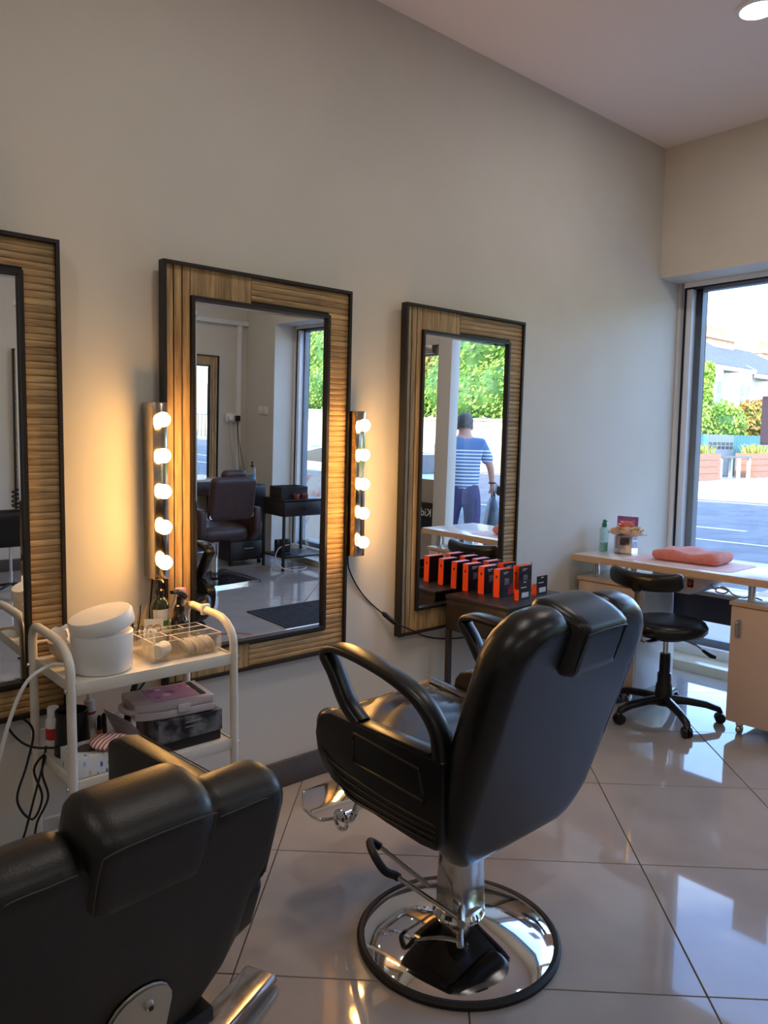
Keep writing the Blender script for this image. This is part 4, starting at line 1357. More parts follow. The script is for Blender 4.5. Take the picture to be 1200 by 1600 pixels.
AQUA = glassmat('clear_aqua_plastic', (.78, .93, .9), .03, 1.2)
TEALCAP = mat('teal_cap', (40, 128, 112), .35)
t = thing('desk_spray_bottle', (3.735, 2.372, DZ), label='clear spray bottle with a teal cap and aqua liquid on the desk', cat='bottle')
MB().lathe([(0, .001), (.022, .001), (.024, .004), (.024, .125), (.018, .137), (.010, .14), (0, .14)], 28).build('body', AQUA, t)
MB().lathe([(0, .004), (.0215, .004), (.0215, .05), (0, .05)], 24).build('liquid', mat('aqua_liquid', (176, 226, 212), .1, trans=.5), t)
MB().lathe([(0, .138), (.0135, .138), (.0135, .158), (.009, .164), (.009, .178), (0, .18)], 20).build('sprayer', TEALCAP, t)
MB().box(-.004, .004, -.016, .0, .165, .175).build('nozzle', TEALCAP, t, bevel=.002)
PURPLE = patchmat('purple_photo_print', (150, 84, 136), [(176, 116, 160), (120, 62, 112), (206, 160, 190)], (26, 26, 26))
t = thing('photo_card', (3.90, 2.335, DZ), label='purple printed card standing behind the flowers', cat='card', rot=(0, math.radians(6), math.radians(8)))
MB().box(-.001, .001, -.062, .062, .001, .19).build('card', PURPLE, t)
GLASSV = mat('glass_cube', (238, 240, 246), .02, trans=.9, ior=1.3)
t = thing('flower_vase', (3.765, 2.252, DZ), rz=math.radians(14), label='square glass vase of peach and coral artificial flowers on the desk', cat='vase')
b = MB()
for a in range(4):
    M_ = Matrix.Rotation(a * math.pi / 2, 4, 'Z')
    b.box(-.05, .046, -.05, -.046, .004, .10, M_)
b.box(-.05, .05, -.05, .05, .0005, .004)
b.build('vase', ACRYL, t, smooth=0)
MB().lathe([(0, .006), (.040, .006), (.044, .012), (.044, .094), (0, .094)], 24).build('lining', mat('silver_lining', (206, 200, 206), .3, .4), t)
LACE = mat('black_lace', (28, 26, 30), .7, rgb2=(120, 116, 120), scale=120, lo=.6, hi=.75)
vv = [(.0447 * math.cos(math.radians(150 + 70 * k / 8)), .0447 * math.sin(math.radians(150 + 70 * k / 8)), z) for k in range(9) for z in (.05, .092)]
MB().add(vv, [(2 * k, 2 * k + 2, 2 * k + 3, 2 * k + 1) for k in range(8)]).build('lace_patch', LACE, t)
PEACH = mat('peach_petal', (238, 206, 172), .6, rgb2=(244, 220, 192), scale=20)
CORAL = mat('coral_petal', (236, 130, 112), .6, rgb2=(244, 168, 150), scale=20)
SAGE = mat('sage_leaf', (92, 116, 70), .6, rgb2=(130, 146, 96), scale=20)
rq = random.Random(4)
def flower(c, r, n, m, name, tilt0):
    b = MB()
    for ring, (k, el, rr_) in enumerate(((n, .25, 1.0), (n, .65, .95), (max(4, n - 2), 1.05, .8), (4, 1.35, .7))):
        for i in range(k):
            a = 6.283 * (i + .5 * (ring % 2)) / k + rq.uniform(-.15, .15)
            d = Vector((math.cos(a) * math.cos(el), math.sin(a) * math.cos(el), math.sin(el)))
            sd_ = Vector((-math.sin(a), math.cos(a), 0))
            up = d.cross(sd_)
            L_ = r * rr_
            wv_ = L_ * .55
            p = [Vector((0, 0, 0)), d * L_ * .5 - sd_ * wv_ * .8 + up * L_ * .1, d * L_ * .95 - sd_ * wv_ * .45 + up * L_ * .28, d * L_ * 1.05 + up * L_ * .22, d * L_ * .95 + sd_ * wv_ * .45 + up * L_ * .28, d * L_ * .5 + sd_ * wv_ * .8 + up * L_ * .1, d * L_ * .55 - up * L_ * .05]
            b.add([Vector(c) + q for q in p], [(0, 1, 6), (1, 2, 6), (2, 3, 6), (3, 4, 6), (4, 5, 6), (5, 0, 6)])
    return b.build(name, m, t, smooth=70)
for c, r, m_ in (((-.03, -.012, .108), .058, PEACH), ((.02, -.04, .106), .055, PEACH), ((.025, .03, .108), .052, PEACH), ((-.025, .05, .104), .048, PEACH), ((-.008, 0, .138), .052, CORAL), ((-.03, -.052, .10), .044, PEACH)):
    flower(c, r, 7, m_, 'flower', 0)
for k in range(16):
    a = rq.uniform(0, 6.28)
    d = Vector((math.cos(a), math.sin(a), rq.uniform(.0, .7))).normalized()
    p0, p1 = d * .03 + Vector((0, 0, .095)), d * rq.uniform(.075, .105) + Vector((0, 0, .095))
    b = MB().tube([p0, p1], .0011, 5)
    for j in range(5):
        c = p0.lerp(p1, .35 + .16 * j)
        q = Vector((rq.gauss(0, 1), rq.gauss(0, 1), rq.gauss(0, 1))).normalized() * .009
        s_ = d.cross(q).normalized() * .004
        b.add([c, c + q * .5 + s_, c + q, c + q * .5 - s_], [(0, 1, 2, 3)])
    b.build('sprig', SAGE, t, smooth=0)
MB().box(.054, .056, -.035, .02, .003, .06).build('price_card', LABELW, t)

# sheet taped to the window glass
POSTER = mat('sheet_backside', (208, 198, 230), .6)  # base colour lightened to stand in for daylight coming through the paper
t = thing('window_poster', (4.668, 1.835, 1.375), label='dark purple back of a sheet taped to the window glass', cat='poster')
MB().box(-.001, .001, -.105, .105, 0, .285).build('sheet', POSTER, t)
for y in (-.095, .095):
    for z in (.012, .273):
        MB().box(-.002, -.001, y - .012, y + .012, z - .006, z + .006).build('tape', CLEARPL, t)

# ------------------------------------------------------------------ dark side tables
ESPRESSO = mat('espresso_veneer', (38, 33, 34), .38, rgb2=(46, 40, 40), scale=6, stretch=(1, 12, 1), bump=.03)
def side_table(x, y, rz, label):
    t = thing('side_table', (x, y, 0), rz=rz, label=label, cat='table', group='dark drawer side tables')
    w, d = .232, .185
    MB().box(-w, w, -d, d, .657, .677).build('table_top', ESPRESSO, t, bevel=.002)
    b = MB().box(-w + .004, -w + .02, -d + .012, d - .004, .515, .657).box(w - .02, w - .004, -d + .012, d - .004, .515, .657).box(-w + .02, w - .02, d - .02, d - .004, .515, .657).box(-w + .02, w - .02, -d + .03, d - .02, .515, .525)
    b.build('drawer_box', ESPRESSO, t, bevel=.001)
    dr = MB().box(-w + .006, w - .006, -d - .002, -d + .012, .517, .651).build('drawer', ESPRESSO, t, bevel=.002)
    MB().cyl((0, -d - .002, .585), (0, -d - .026, .585), .008, .013, 16).build('knob', BLACK, dr)
    for sx in (-1, 1):
        for sy in (-1, 1):
            MB().box(sx * (w - .013) - .0115, sx * (w - .013) + .0115, sy * (d - .014) - .0115, sy * (d - .014) + .0115, 0, .516).build('leg', ESPRESSO, t, bevel=.002)
    MB().box(-w + .02, w - .02, -d + .008, d - .008, .115, .131).build('shelf', ESPRESSO, t, bevel=.002)
    return t
side_table(2.725, 2.212, 0, 'dark side table holding the orange boxes below the mirror')

# retail boxes
ORANGE = mat('orange_card', (240, 84, 36), .45)
CARTON = mat('black_card', (34, 30, 36), .35)
GRAYP = mat('grey_print', (128, 122, 126), .4, rgb2=(92, 88, 92), scale=60)
REDP = mat('red_print', (184, 40, 44), .4, rgb2=(120, 30, 36), scale=50)
TXT = mat('pale_print', (214, 210, 212), .5)
BX = {}
def retail_box(x, y, label, rz=0, h=.128, wd=.098, th_=.034, z=.6775):
    if 'b' not in BX:
        t = thing('retail_box', (x, y, z), label=label, cat='box', group='orange and black boxes')
        MB().box(.0012, wd, -th_ / 2, th_ / 2, 0, h - .0012).build('carton', CARTON, t, bevel=.0008, seg=1)
        MB().box(0, .0012, -th_ / 2, th_ / 2, 0, h).box(.0012, wd - .004, -th_ / 2 + .001, th_ / 2 - .001, h - .0012, h).build('orange_wrap', ORANGE, t)
        MB().box(.0215 - .003, .0215 + .003, 0, .001, 0, .001)
        mk = MB().box(-.0006, 0, -.004, .004, h * .68, h * .68 + .013).build('printed_mark', CARTON, t)
        MB().box(.035, .066, -th_ / 2 - .0006, -th_ / 2, h * .42, h * .66).build('photo_print', GRAYP, t)
        pr = [(.058, .006), (.094, .006), (.094, .058), (.08, .055), (.066, .04), (.059, .022)]
        MB().prism(pr, 'y', -th_ / 2 - .0006, -th_ / 2).build('red_print', REDP, t)
        MB().box(.028, .062, -th_ / 2 - .0006, -th_ / 2, h * .86, h * .885).box(.028, .05, -th_ / 2 - .0006, -th_ / 2, h * .81, h * .825).build('text_line', TXT, t)
        MB().box(wd - .003, wd, -th_ / 2 + .002, -th_ / 2 + .004, h - .002, h + .010).build('hang_tab', CARTON, t)
        BX['b'] = t
    else:
        t = copy_tree(BX['b'])
        t.location = (x, y, z)
        t['label'] = label
    t.rotation_euler = (0, 0, rz)
    return t
cols_ = [(2.622, ('front', 'middle', 'rear'), 'left'), (2.752, ('front', 'middle', 'rear'), 'right')]
for (x, names, side) in cols_:
    for k, nm in enumerate(names):
        retail_box(x + (.0, .004, -.002)[k] + (.012 if side == 'right' else 0), (2.205, 2.30, 2.392)[k] + (.006 if side == 'right' and k < 2 else 0) - .0,
                   f'tall orange and black box, {nm} one of the {side} row on the side table', rz=math.radians((0, 1.5, -1)[k]))
SP = {}
def hang_pack(x, y, label):
    t = thing('hang_pack', (x, y, .6775), label=label, cat='box', group='small hanging packs')
    MB().box(.001, .075, -.012, .012, 0, .048).build('carton', CARTON, t, bevel=.0008, seg=1)
    MB().box(0, .001, -.012, .012, 0, .048).build('orange_wrap', ORANGE, t)
    MB().box(.0, .078, -.0135, -.012, 0, .088).build('backing_card', CARTON, t)
    MB().box(.018, .066, -.0141, -.0135, .012, .034).build('photo_print', TXT, t)
    MB().box(.012, .05, -.0141, -.0135, .055, .059).build('text_line', TXT, t)
    MB().box(.03, .048, -.0141, -.0135, .078, .082).build('hang_slot', TXT, t)
hang_pack(2.642, 2.105, 'small hanging pack in front of the left row of boxes')
hang_pack(2.80, 2.13, 'small hanging pack at the right of the box display')

# ------------------------------------------------------------------ the far side of the room (seen in the mirrors)
BROWN = mat('brown_leather', (58, 40, 38), .38, rgb2=(68, 48, 45), scale=10, bump=.1, bscale=300)
t = thing('styling_chair', (3.27, -1.06, 0), rz=math.radians(176), label='brown leather styling chair facing the opposite mirror', cat='chair')
f3 = slab(math.radians(9), -.21, .56, .25)
MB().cushion(rrcols(.222, .375, .05, 18), .03, .045, .035, f3, 16).build('backrest', BROWN, t, smooth=60)
MB().cushion(rrcols(.12, .12, .04, 14, -.04, .30), .03, .035, .03, lambda u, v, n: f3(u, v, n + .06), 10).build('headrest', BROWN, t, smooth=60)
MB().cushion(rrcols(.235, .46, .05, 16, 0, -.19), .05, .065, .065, lambda u, v, n: (u, v, .43 + n), 14).build('seat', BROWN, t, smooth=60)
for s_ in (-1, 1):
    x0, x1 = (.24, .31) if s_ > 0 else (-.31, -.24)
    MB().prism([(-.24, .66), (.20, .66), (.24, .62), (.22, .38), (-.18, .36), (-.25, .45)], 'x', x0, x1).build('arm', BROWN, t, bevel=.02, seg=3)
    MB().cyl((s_ * .20, -.235, .60), (s_ * .20, -.252, .60), .022, n=16).build('hinge_cap', CHROME, t)
MB().cyl((0, 0, .03), (0, 0, .37), .03, n=20).build('column', CHROME, t)
MB().box(-.27, .27, -.27, .27, .0, .016).build('base_plate', mat('dark_base_top', (46, 40, 48), .2, .3), t, bevel=.003)
b = MB()
for a in range(4):
    b.box(-.285, .285, -.285, -.268, .0, .022, Matrix.Rotation(a * math.pi / 2, 4, 'Z'))
b.build('base_edge', CHROME, t)
MB().tube([(-.17, .1, .36), (-.17, .42, .17), (.17, .42, .17), (.17, .1, .36)], .011, 10).build('footrest', CHROME, t)

t = thing('storage_trolley', (3.865, -1.70, 0), label='tall black storage trolley behind the brown chair', cat='trolley')
b = MB().box(-.20, .20, -.19, .19, .05, .78)
b.build('body', BLACK, t, bevel=.006)
for k in range(4):
    dr = MB().box(-.19, .19, .19, .203, .07 + k * .175, .235 + k * .175).build('drawer', ESPRESSO, t, bevel=.003)
    MB().tube([(-.05, .204, .17 + k * .175), (-.05, .222, .17 + k * .175), (.05, .222, .17 + k * .175), (.05, .204, .17 + k * .175)], .005, 8).build('handle', STEEL, dr)
for x in (-.16, .16):
    for y in (-.15, .15):
        c = thing('castor', (x, y, 0))
        c.parent = t
        MB().cyl((-.01, 0, .022), (.01, 0, .022), .022, n=16).build('wheel', RUBBER, c)
        MB().cyl((0, 0, .03), (0, 0, .052), .008, n=8).build('stem', STEEL, c)
t = thing('sanitiser_bottle', (4.0, -1.66, .781), label='clear pump bottle of bright blue liquid on the storage trolley', cat='bottle')
MB().lathe([(0, .001), (.036, .001), (.038, .005), (.038, .14), (.03, .155), (.014, .163), (0, .163)], 24).build('body', CLEARPL, t)
MB().lathe([(0, .004), (.035, .004), (.035, .085), (0, .085)], 24).build('liquid', mat('blue_liquid', (44, 170, 206), .15, trans=.2), t)
MB().lathe([(0, .16), (.016, .16), (.016, .178), (.006, .18), (.006, .20), (.012, .202), (.012, .212), (0, .213)], 16).build('pump', BLACK, t)
t = thing('wall_console', (3.615, YO + .003, 0), label='brown wooden console shelf under the opposite mirror', cat='shelf')
BRWOOD = mat('brown_console_wood', (78, 54, 44), .45, rgb2=(62, 42, 34), scale=5, stretch=(1, 8, 8))
MB().box(-.40, .40, 0, .30, .76, .785).build('console_top', mat('pale_console_top', (214, 202, 190), .3), t, bevel=.003)
MB().box(-.39, .39, .005, .285, .62, .76).build('console_drawer', BRWOOD, t, bevel=.003)
for x in (-.30, .30):
    MB().prism([(.005, .62), (.22, .62), (.005, .40)], 'x', x - .012, x + .012).build('support', BRWOOD, t)

side_table(4.215, -1.252, math.pi, 'dark side table by the second window with jars and box on it')
t = thing('display_box', (4.15, -1.24, .678), label='dark open topped box on the side table by the second window', cat='box')
b = MB().box(-.15, .15, -.10, -.09, .001, .11).box(-.15, .15, .09, .10, .001, .11).box(-.15, -.14, -.09, .09, .001, .11).box(.14, .15, -.09, .09, .001, .11).box(-.15, .15, -.1, .1, 0, .001)
b.build('box', ESPRESSO, t, bevel=.001)
COPPER = mat('copper_tin', (150, 86, 66), .35, .5)
for k, x in enumerate((4.145, 4.245)):
    t = thing('tin_jar', (x, -1.105, .678), label=('copper brown tin jar nearest the corner of the box', 'copper brown tin jar at the window end of the box')[k], cat='jar', group='copper tins')
    MB().lathe([(0, .001), (.030, .001), (.031, .003), (.031, .03), (0, .03)], 24).build('tin', COPPER, t)
    MB().lathe([(0, .03), (.0325, .03), (.0325, .042), (.031, .044), (0, .044)], 24).build('lid', COPPER, t)
t = thing('router', (4.10, -1.24, .132), label='black wireless router on the lower shelf of the window side table', cat='router')
MB().box(-.09, .07, -.02, .02, .0, .145).build('casing', BLKPLASTIC, t, bevel=.006)
MB().box(-.06, .06, -.05, .05, .0, .012).build('stand', BLKPLASTIC, t, bevel=.003)
t = thing('cable_bundle', (0, 0, 0), label='white looped cables hanging round the window side table', cat='cable')
MB().tube(smoothpath([(4.06, -1.08, .25), (3.96, -1.10, .22), (3.935, -1.12, .12), (3.97, -1.06, .04), (4.08, -1.03, .012), (4.2, -1.03, .012), (4.26, -1.08, .012), (4.2, -1.14, .012), (4.05, -1.12, .012), (3.97, -1.16, .012), (4.02, -1.3, .012)], 6), .005, 8).build('cable', WHITEPL, t)
MB().tube(smoothpath([(4.22, -1.10, .16), (4.2, -1.04, .2), (4.24, -1.03, .24), (4.21, -1.03, .27), (4.25, -1.04, .3), (4.23, -1.06, .22), (4.26, -1.1, .15)], 6), .004, 8).build('cable', WHITEPL, t)
# switches and sockets
t = thing('wall_switch', (XF, -2.05, 1.50), label='pair of white wall switches on the pier by the second window', cat='switch')
for y in (-.05, .05):
    pl_ = MB().box(-.010, -.0005, y - .043, y + .043, -.043, .043).build('face_plate', WHITEPL, t, bevel=.003)
    MB().box(-.014, -.010, y - .012, y + .012, -.02, .02).build('rocker', WHITEPL, pl_, bevel=.002)
t = thing('wall_socket', (4.18, YO, 1.41), label='white double socket with plugs on the opposite wall', cat='socket')
MB().box(-.073, .073, .0005, .03, -.043, .043).build('back_box', WHITEPL, t, bevel=.003)
MB().box(-.055, -.005, .03, .07, -.03, .02).build('white_plug', WHITEPL, t, bevel=.008)
MB().box(.03, .075, .03, .08, -.035, .025).build('black_plug', BLKPLASTIC, t, bevel=.008)
for x, m_, dx in ((-.045, GREY, .08), (-.02, WHITEPL, .1), (.05, BLKPLASTIC, .05), (.06, BLKPLASTIC, .10)):
    MB().tube(smoothpath([(x, .05, -.03), (x + .01, .045, -.2), (x + dx * .6, .04, -.42), (x + dx, .045, -.62), (x + dx * .7, .06, -.80)], 5), .0032, 6).build('flex', m_, t)
# door mat and floor sticker
MATM = mat('ribbed_door_mat', (40, 41, 46), .9, rgb2=(54, 55, 60), scale=30, bump=.5, bscale=90)
t = thing('door_mat', (0, 0, 0), label='dark ribbed door mat in front of the entrance', cat='mat')
MB().box(2.93, 4.40, .03, .80, .0006, .009).build('mat', MATM, t, bevel=.002)
b = MB()
for k in range(36):
    y = .05 + k * .0207
    b.box(2.96, 4.37, y, y + .010, .009, .0115)
b.build('ribs', MATM, t)['kind'] = 'stuff'
RINGM = mat('faded_red_sticker', (150, 92, 84), .5, rgb2=(132, 84, 80), scale=20)
b = MB()
n = 40
v, f = [], []
for k in range(n):
    a = 6.2832 * k / n
    for r in (.125, .165):
        for z in (.0006, .0012):
            v.append((2.50 + r * math.cos(a), .58 + r * math.sin(a), z))
for k in range(n):
    i, j = 4 * k, 4 * ((k + 1) % n)
    f += [(i + 1, i + 3, j + 3, j + 1), (i, j, j + 2, i + 2), (i + 2, j + 2, j + 3, i + 3), (i, i + 1, j + 1, j)]
tag(MB().add(v, f).build('floor_sticker', RINGM), 'faded red ring sticker on the floor, seen in the middle mirror', 'sticker')
# sign on the door
t = thing('door_sign', (4.538, .17, .56), label='black sign with white lettering on the lower door panel', cat='sign')
MB().box(-.006, .0, -.20, .185, 0, .235).build('board', BLACK, t, bevel=.002)
text('Kid', 'lettering', .095, LABELW, t, Matrix.Translation((-.007, .150, .12)) @ Matrix(((0, 0, -1, 0), (-1, 0, 0, 0), (0, 1, 0, 0), (0, 0, 0, 1))))
# hood dryer at the far wall
t = thing('hood_dryer', (1.74, -1.55, 0), label='black hood dryer on a chrome stand, at the very left edge in the mirror', cat='hair dryer')
MB().cyl((0, 0, .05), (0, 0, .55), .012, n=12).build('stand', CHROME, t)
for k in range(5):
    a = 6.283 * k / 5
    MB().tube([(0, 0, .07), (.24 * math.cos(a), .24 * math.sin(a), .03), (.25 * math.cos(a), .25 * math.sin(a), .0)], .011, 8).build('leg', BLKPLASTIC, t)
MB().cushion(rrcols(.14, .30, .05, 14, 0, .36), .04, .06, .06, lambda u, v, n: (u, n, v), 12).build('housing', BLKPLASTIC, t, smooth=60)
MB().tube([(.03 * math.cos(k * .7) + .05, .03 * math.sin(k * .7), .67 + k * .004) for k in range(40)], .006, 6).build('coiled_cord', RUBBER, t)

# ------------------------------------------------------------------ across the side street (direct view through the window)
RENDER = mat('white_house_render', (236, 230, 216), .8, rgb2=(226, 218, 202), scale=2)
SLATE = mat('slate_roof', (96, 95, 98), .75, rgb2=(116, 115, 118), scale=6, bump=.3, bscale=20)
BRKC = mat('chimney_brick', (206, 154, 116), .85, rgb2=(222, 182, 146), scale=5, bump=.4, bscale=14)
GUTTER = mat('white_gutter', (240, 238, 232), .5)
WINGL = mat('house_window_glass', (60, 74, 84), .08, rgb2=(110, 126, 136), scale=3)
POTM = mat('terracotta_pot', (206, 150, 112), .8)
def house(x0, x1, y, eave, ridge, label, chim, seed):
    t = thing('terrace_house', (x0, y, GZ), label=label, cat='house', group='terrace houses across the side street')
    L_ = x1 - x0
    D_ = 7.2
    e, r = eave - GZ, ridge - GZ
    MB().prism([(0, 0), (D_, 0), (D_, e), (D_ / 2, r - .25), (0, e)], 'x', 0, L_).build('wall', RENDER, t)
    b = MB()
    s_ = (r - e) / (D_ / 2)
    b.prism([(-.45, e - .45 * s_ + .02), (D_ / 2, r), (D_ + .45, e - .45 * s_ + .02), (D_ + .45, e - .45 * s_ + .18), (D_ / 2, r + .18), (-.45, e - .45 * s_ + .18)], 'x', 0, L_ - .02)
    b.build('roof', SLATE, t)
    MB().box(0, L_ - .02, -.62, -.42, e - .45 * s_ - .12, e - .45 * s_ + .08).build('gutter', GUTTER, t)
    MB().prism([(-.46, e - .45 * s_ + .19), (D_ / 2, r + .2), (D_ / 2, r + .34), (-.46, e - .45 * s_ + .3)], 'x', 0, .3).build('verge', GUTTER, t)
    # bay windows, two storeys
    for cx in (L_ * .28, L_ * .75):
        bay = MB().prism([(cx - 1.25, 0), (cx + 1.25, 0), (cx + .85, -.85), (cx - .85, -.85)], 'z', 0, e - .5).build('bay', RENDER, t)
        for z in (.8, 3.3):
            for wx, ww in ((cx - .38, .30), (cx + .38, .30)):
                w_ = MB().box(wx - ww, wx + ww, -.88, -.84, z, z + 1.55).build('window', GUTTER, bay)
                MB().box(wx - ww + .06, wx + ww - .06, -.895, -.88, z + .06, z + .74).build('pane', WINGL, w_)
                MB().box(wx - ww + .06, wx + ww - .06, -.895, -.88, z + .80, z + 1.48).build('pane', WINGL, w_)
    w_ = MB().box(L_ * .5 - .5, L_ * .5 + .5, -.05, 0, 3.2, 4.8).build('window', GUTTER, t)
    for z in (3.28, 4.06):
        MB().box(L_ * .5 - .42, L_ * .5 + .42, -.065, -.05, z, z + .68).build('pane', WINGL, w_)
    for (c0, c1, cz0, cz1) in chim:
        ch = MB().box(c0, c1, D_ / 2 - .45, D_ / 2 + .45, cz0 - GZ, cz1 - GZ).box(c0 - .12, c1 + .12, D_ / 2 - .57, D_ / 2 + .57, cz1 - GZ - .28, cz1 - GZ - .1).build('chimney', BRKC, t)
        n = max(2, int((c1 - c0) / .55))
        for k in range(n):
            px = c0 + (k + .5) * (c1 - c0) / n
            MB().lathe([(.14, 0), (.17, .1), (.13, .2), (.13, .5), (.17, .55), (.10, .56), (.10, .1)], 12, (px, D_ / 2, cz1 - GZ)).build('chimney_pot', POTM, ch)
    return t
house(37.2, 44.6, 19.6, 5.75, 8.0, 'white rendered terrace house with ivy, nearest of the row outside the window', [(4.8, 5.7, 7.0, 9.2)], 1)
house(44.8, 53.4, 19.6, 5.55, 7.5, 'white terrace house with the wide brick chimney, second in the row', [(1.0, 5.2, 6.6, 8.2)], 2)
house(53.6, 62, 19.6, 5.4, 7.2, 'farthest white terrace house with a long row of chimney pots', [(.6, 5.6, 6.4, 7.9)], 3)
foliage('ivy', [(38.5, 18.85, 2.2, .5, .3, 1.2), (38.45, 18.85, 3.9, .45, .3, 1.1), (38.7, 18.85, 5.0, .35, .25, .6)], 2200, .14, LEAFA, LEAFB, 'green ivy climbing the corner of the nearest terrace house', 'ivy', 9)
rr = random.Random(17)
hs = [(30.5 + k * 1.1, 17.6 + rr.uniform(-.3, .3), 2.0 + rr.uniform(-.2, .35), 1.0, .8, 1.1 + rr.uniform(-.15, .3)) for k in range(8)]
foliage('garden_hedge', hs, 6500, .12, LEAFA, LEAFB, 'bushy green hedge over the teal fence outside the window', 'hedge', 10)
foliage('golden_hedge', [(41.0, 17.6, 2.6, 1.1, .8, 1.1), (43.2, 17.7, 2.8, 1.2, .8, 1.2), (45.2, 17.7, 2.5, 1.2, .8, 1.1)], 2800, .13, LEAFC, LEAFB, 'bronze and golden hedge to the right over the teal fence', 'hedge', 12)
TEAL = mat('teal_fence_paint', (62, 120, 122), .6, rgb2=(78, 138, 138), scale=4)
GREYF = mat('grey_fence_paint', (132, 142, 148), .6, rgb2=(120, 130, 138), scale=4)
t = thing('teal_fence', (28.5, 16.4, GZ), label='teal and grey painted board fence outside the window', cat='fence')
bd = None
for k in range(56):
    x = k * .31
    m_ = GREYF if 16 <= k <= 25 else TEAL
    key = 'g' if m_ is GREYF else 't'
    if key not in BX:
        BX[key] = MB().box(0, .295, 0, .04, 0, 1.96).build('board', m_, t, bevel=.004, seg=1)
        BX[key].location.x = x
    else:
        inst('board', BX[key].data, t, (x, 0, 0))
for z in (.4, 1.5):
    MB().box(0, 17.4, .04, .1, z, z + .1).build('rail', TEAL, t)
BLUEP = mat('turquoise_poster', (70, 196, 206), .6, rgb2=(236, 244, 244), scale=1.6)
MB().box(1.3, 3.4, -.02, -.005, .95, 1.92).build('poster', BLUEP, t)
MB().box(5.0, 5.25, -.02, -.005, .6, 1.9).build('poster', mat('cyan_strip', (90, 206, 220), .6), t)
for k in range(6):
    for j in range(2):
        MB().box(5.55 + k * .42, 5.85 + k * .42, -.014, -.004, 1.30 + j * .18, 1.43 + j * .18).build('fence_slot', BLACK, t)
PLANK = mat('planter_board', (176, 122, 92), .75, rgb2=(188, 136, 106), scale=3, stretch=(1, 1, 8))
YEL = mat('variegated_blade', (222, 206, 112), .6, rgb2=(150, 176, 74), scale=6)
def planter(x, y, w_, d_, h, label, label2, seed):
    t = thing('planter', (x, y, GZ), label=label, cat='planter', group='wooden street planters')
    n = 4
    for k in range(n):
        z = h * k / n
        MB().box(-w_ / 2, w_ / 2, -d_ / 2, -d_ / 2 + .05, z + .006, z + h / n - .006).build('plank', PLANK, t)
        MB().box(-w_ / 2, w_ / 2, d_ / 2 - .05, d_ / 2, z + .006, z + h / n - .006).build('plank', PLANK, t)
        MB().box(-w_ / 2, -w_ / 2 + .05, -d_ / 2 + .05, d_ / 2 - .05, z + .006, z + h / n - .006).build('plank', PLANK, t)
        MB().box(w_ / 2 - .05, w_ / 2, -d_ / 2 + .05, d_ / 2 - .05, z + .006, z + h / n - .006).build('plank', PLANK, t)
    MB().box(-w_ / 2 + .05, w_ / 2 - .05, -d_ / 2 + .05, d_ / 2 - .05, h - .12, h - .06).build('soil', BARK, t)
    rq = random.Random(seed)
    p = thing('planter_grasses', (x, y, GZ + h - .06), label=label2, cat='plant', group='grasses in the street planters')
    b = MB()
    for k in range(150):
        bx, by = rq.uniform(-w_ / 2 + .15, w_ / 2 - .15), rq.uniform(-d_ / 2 + .12, d_ / 2 - .12)
        a = rq.uniform(0, 6.28)
        L_ = rq.uniform(.35, .7)
        d = Vector((math.cos(a), math.sin(a), 0))
        s_ = Vector((-d.y, d.x, 0)) * .022
        p0 = Vector((bx, by, 0))
        p1 = p0 + d * L_ * .25 + Vector((0, 0, L_ * .62))
        p2 = p0 + d * L_ * .6 + Vector((0, 0, L_ * .78))
        b.add([p0 - s_, p0 + s_, p1 - s_, p1 + s_, p2], [(0, 1, 3, 2), (2, 3, 4)])
    b.build('blades', YEL, p, smooth=0)['kind'] = 'stuff'
planter(31.2, 15.5, 2.4, .9, 1.13, 'long brown boarded planter at the left outside the window', 'yellow striped grasses in the left planter', 1)
planter(37.0, 15.6, 2.0, .9, 1.13, 'brown boarded planter at the right outside the window', 'yellow striped grasses in the right planter', 2)
t = thing('picnic_table', (34.3, 15.3, GZ), label='pale outdoor table between the two planters', cat='table')
WH = mat('weathered_white', (232, 226, 214), .7)
MB().box(-.6, .6, -.5, .5, .92, 1.0).build('table_top', mat('grey_table_top', (120, 118, 118), .6), t)
for x in (-.5, .5):
    for y in (-.4, .4):
        MB().box(x - .09, x + .09, y - .05, y + .05, 0, .92).build('leg', WH, t)
t = thing('bollard', (20.75, -15.7, GZ), label='grey street bollard by the garden wall, seen through the door glass', cat='bollard')
MB().lathe([(0, 0), (.11, 0), (.10, .05), (.085, .7), (.10, .74), (.10, .84), (.06, .93), (0, .95)], 16).build('post', mat('bollard_grey', (86, 88, 88), .6), t)

# cream house along the road (seen by way of two mirrors)
CREAMR = mat('cream_render', (236, 216, 168), .8, rgb2=(228, 206, 156), scale=1.5)
t = thing('cream_house', (23.4, 24, GZ), label='cream rendered house reflected in the opposite mirror', cat='house')
MB().box(0, 8, 0, 30, 0, 7.5).build('wall', CREAMR, t)
for k in range(8):
    for z in (1.0, 4.4):
        w_ = MB().box(-.05, 0, 2 + k * 3.5, 3.3 + k * 3.5, z, z + 1.9).build('window', GUTTER, t)
        MB().box(-.07, -.05, 2.1 + k * 3.5, 3.2 + k * 3.5, z + .1, z + 1.8).build('pane', WINGL, w_)
t = thing('railing', (21.9, 22, GZ), label='grey railing fence in front of the cream house', cat='fence')
for k in range(60):
    key = 'rail_bar'
    if key not in BX:
        BX[key] = MB().box(-.02, .02, -.02, .02, 0, 1.2).build('bar', mat('railing_grey', (120, 116, 108), .6), t)
    else:
        inst('bar', BX[key].data, t, (0, k * .35, 0))
MB().box(-.025, .025, 0, 20.7, 1.1, 1.16).build('top_rail', MATS['railing_grey'], t)

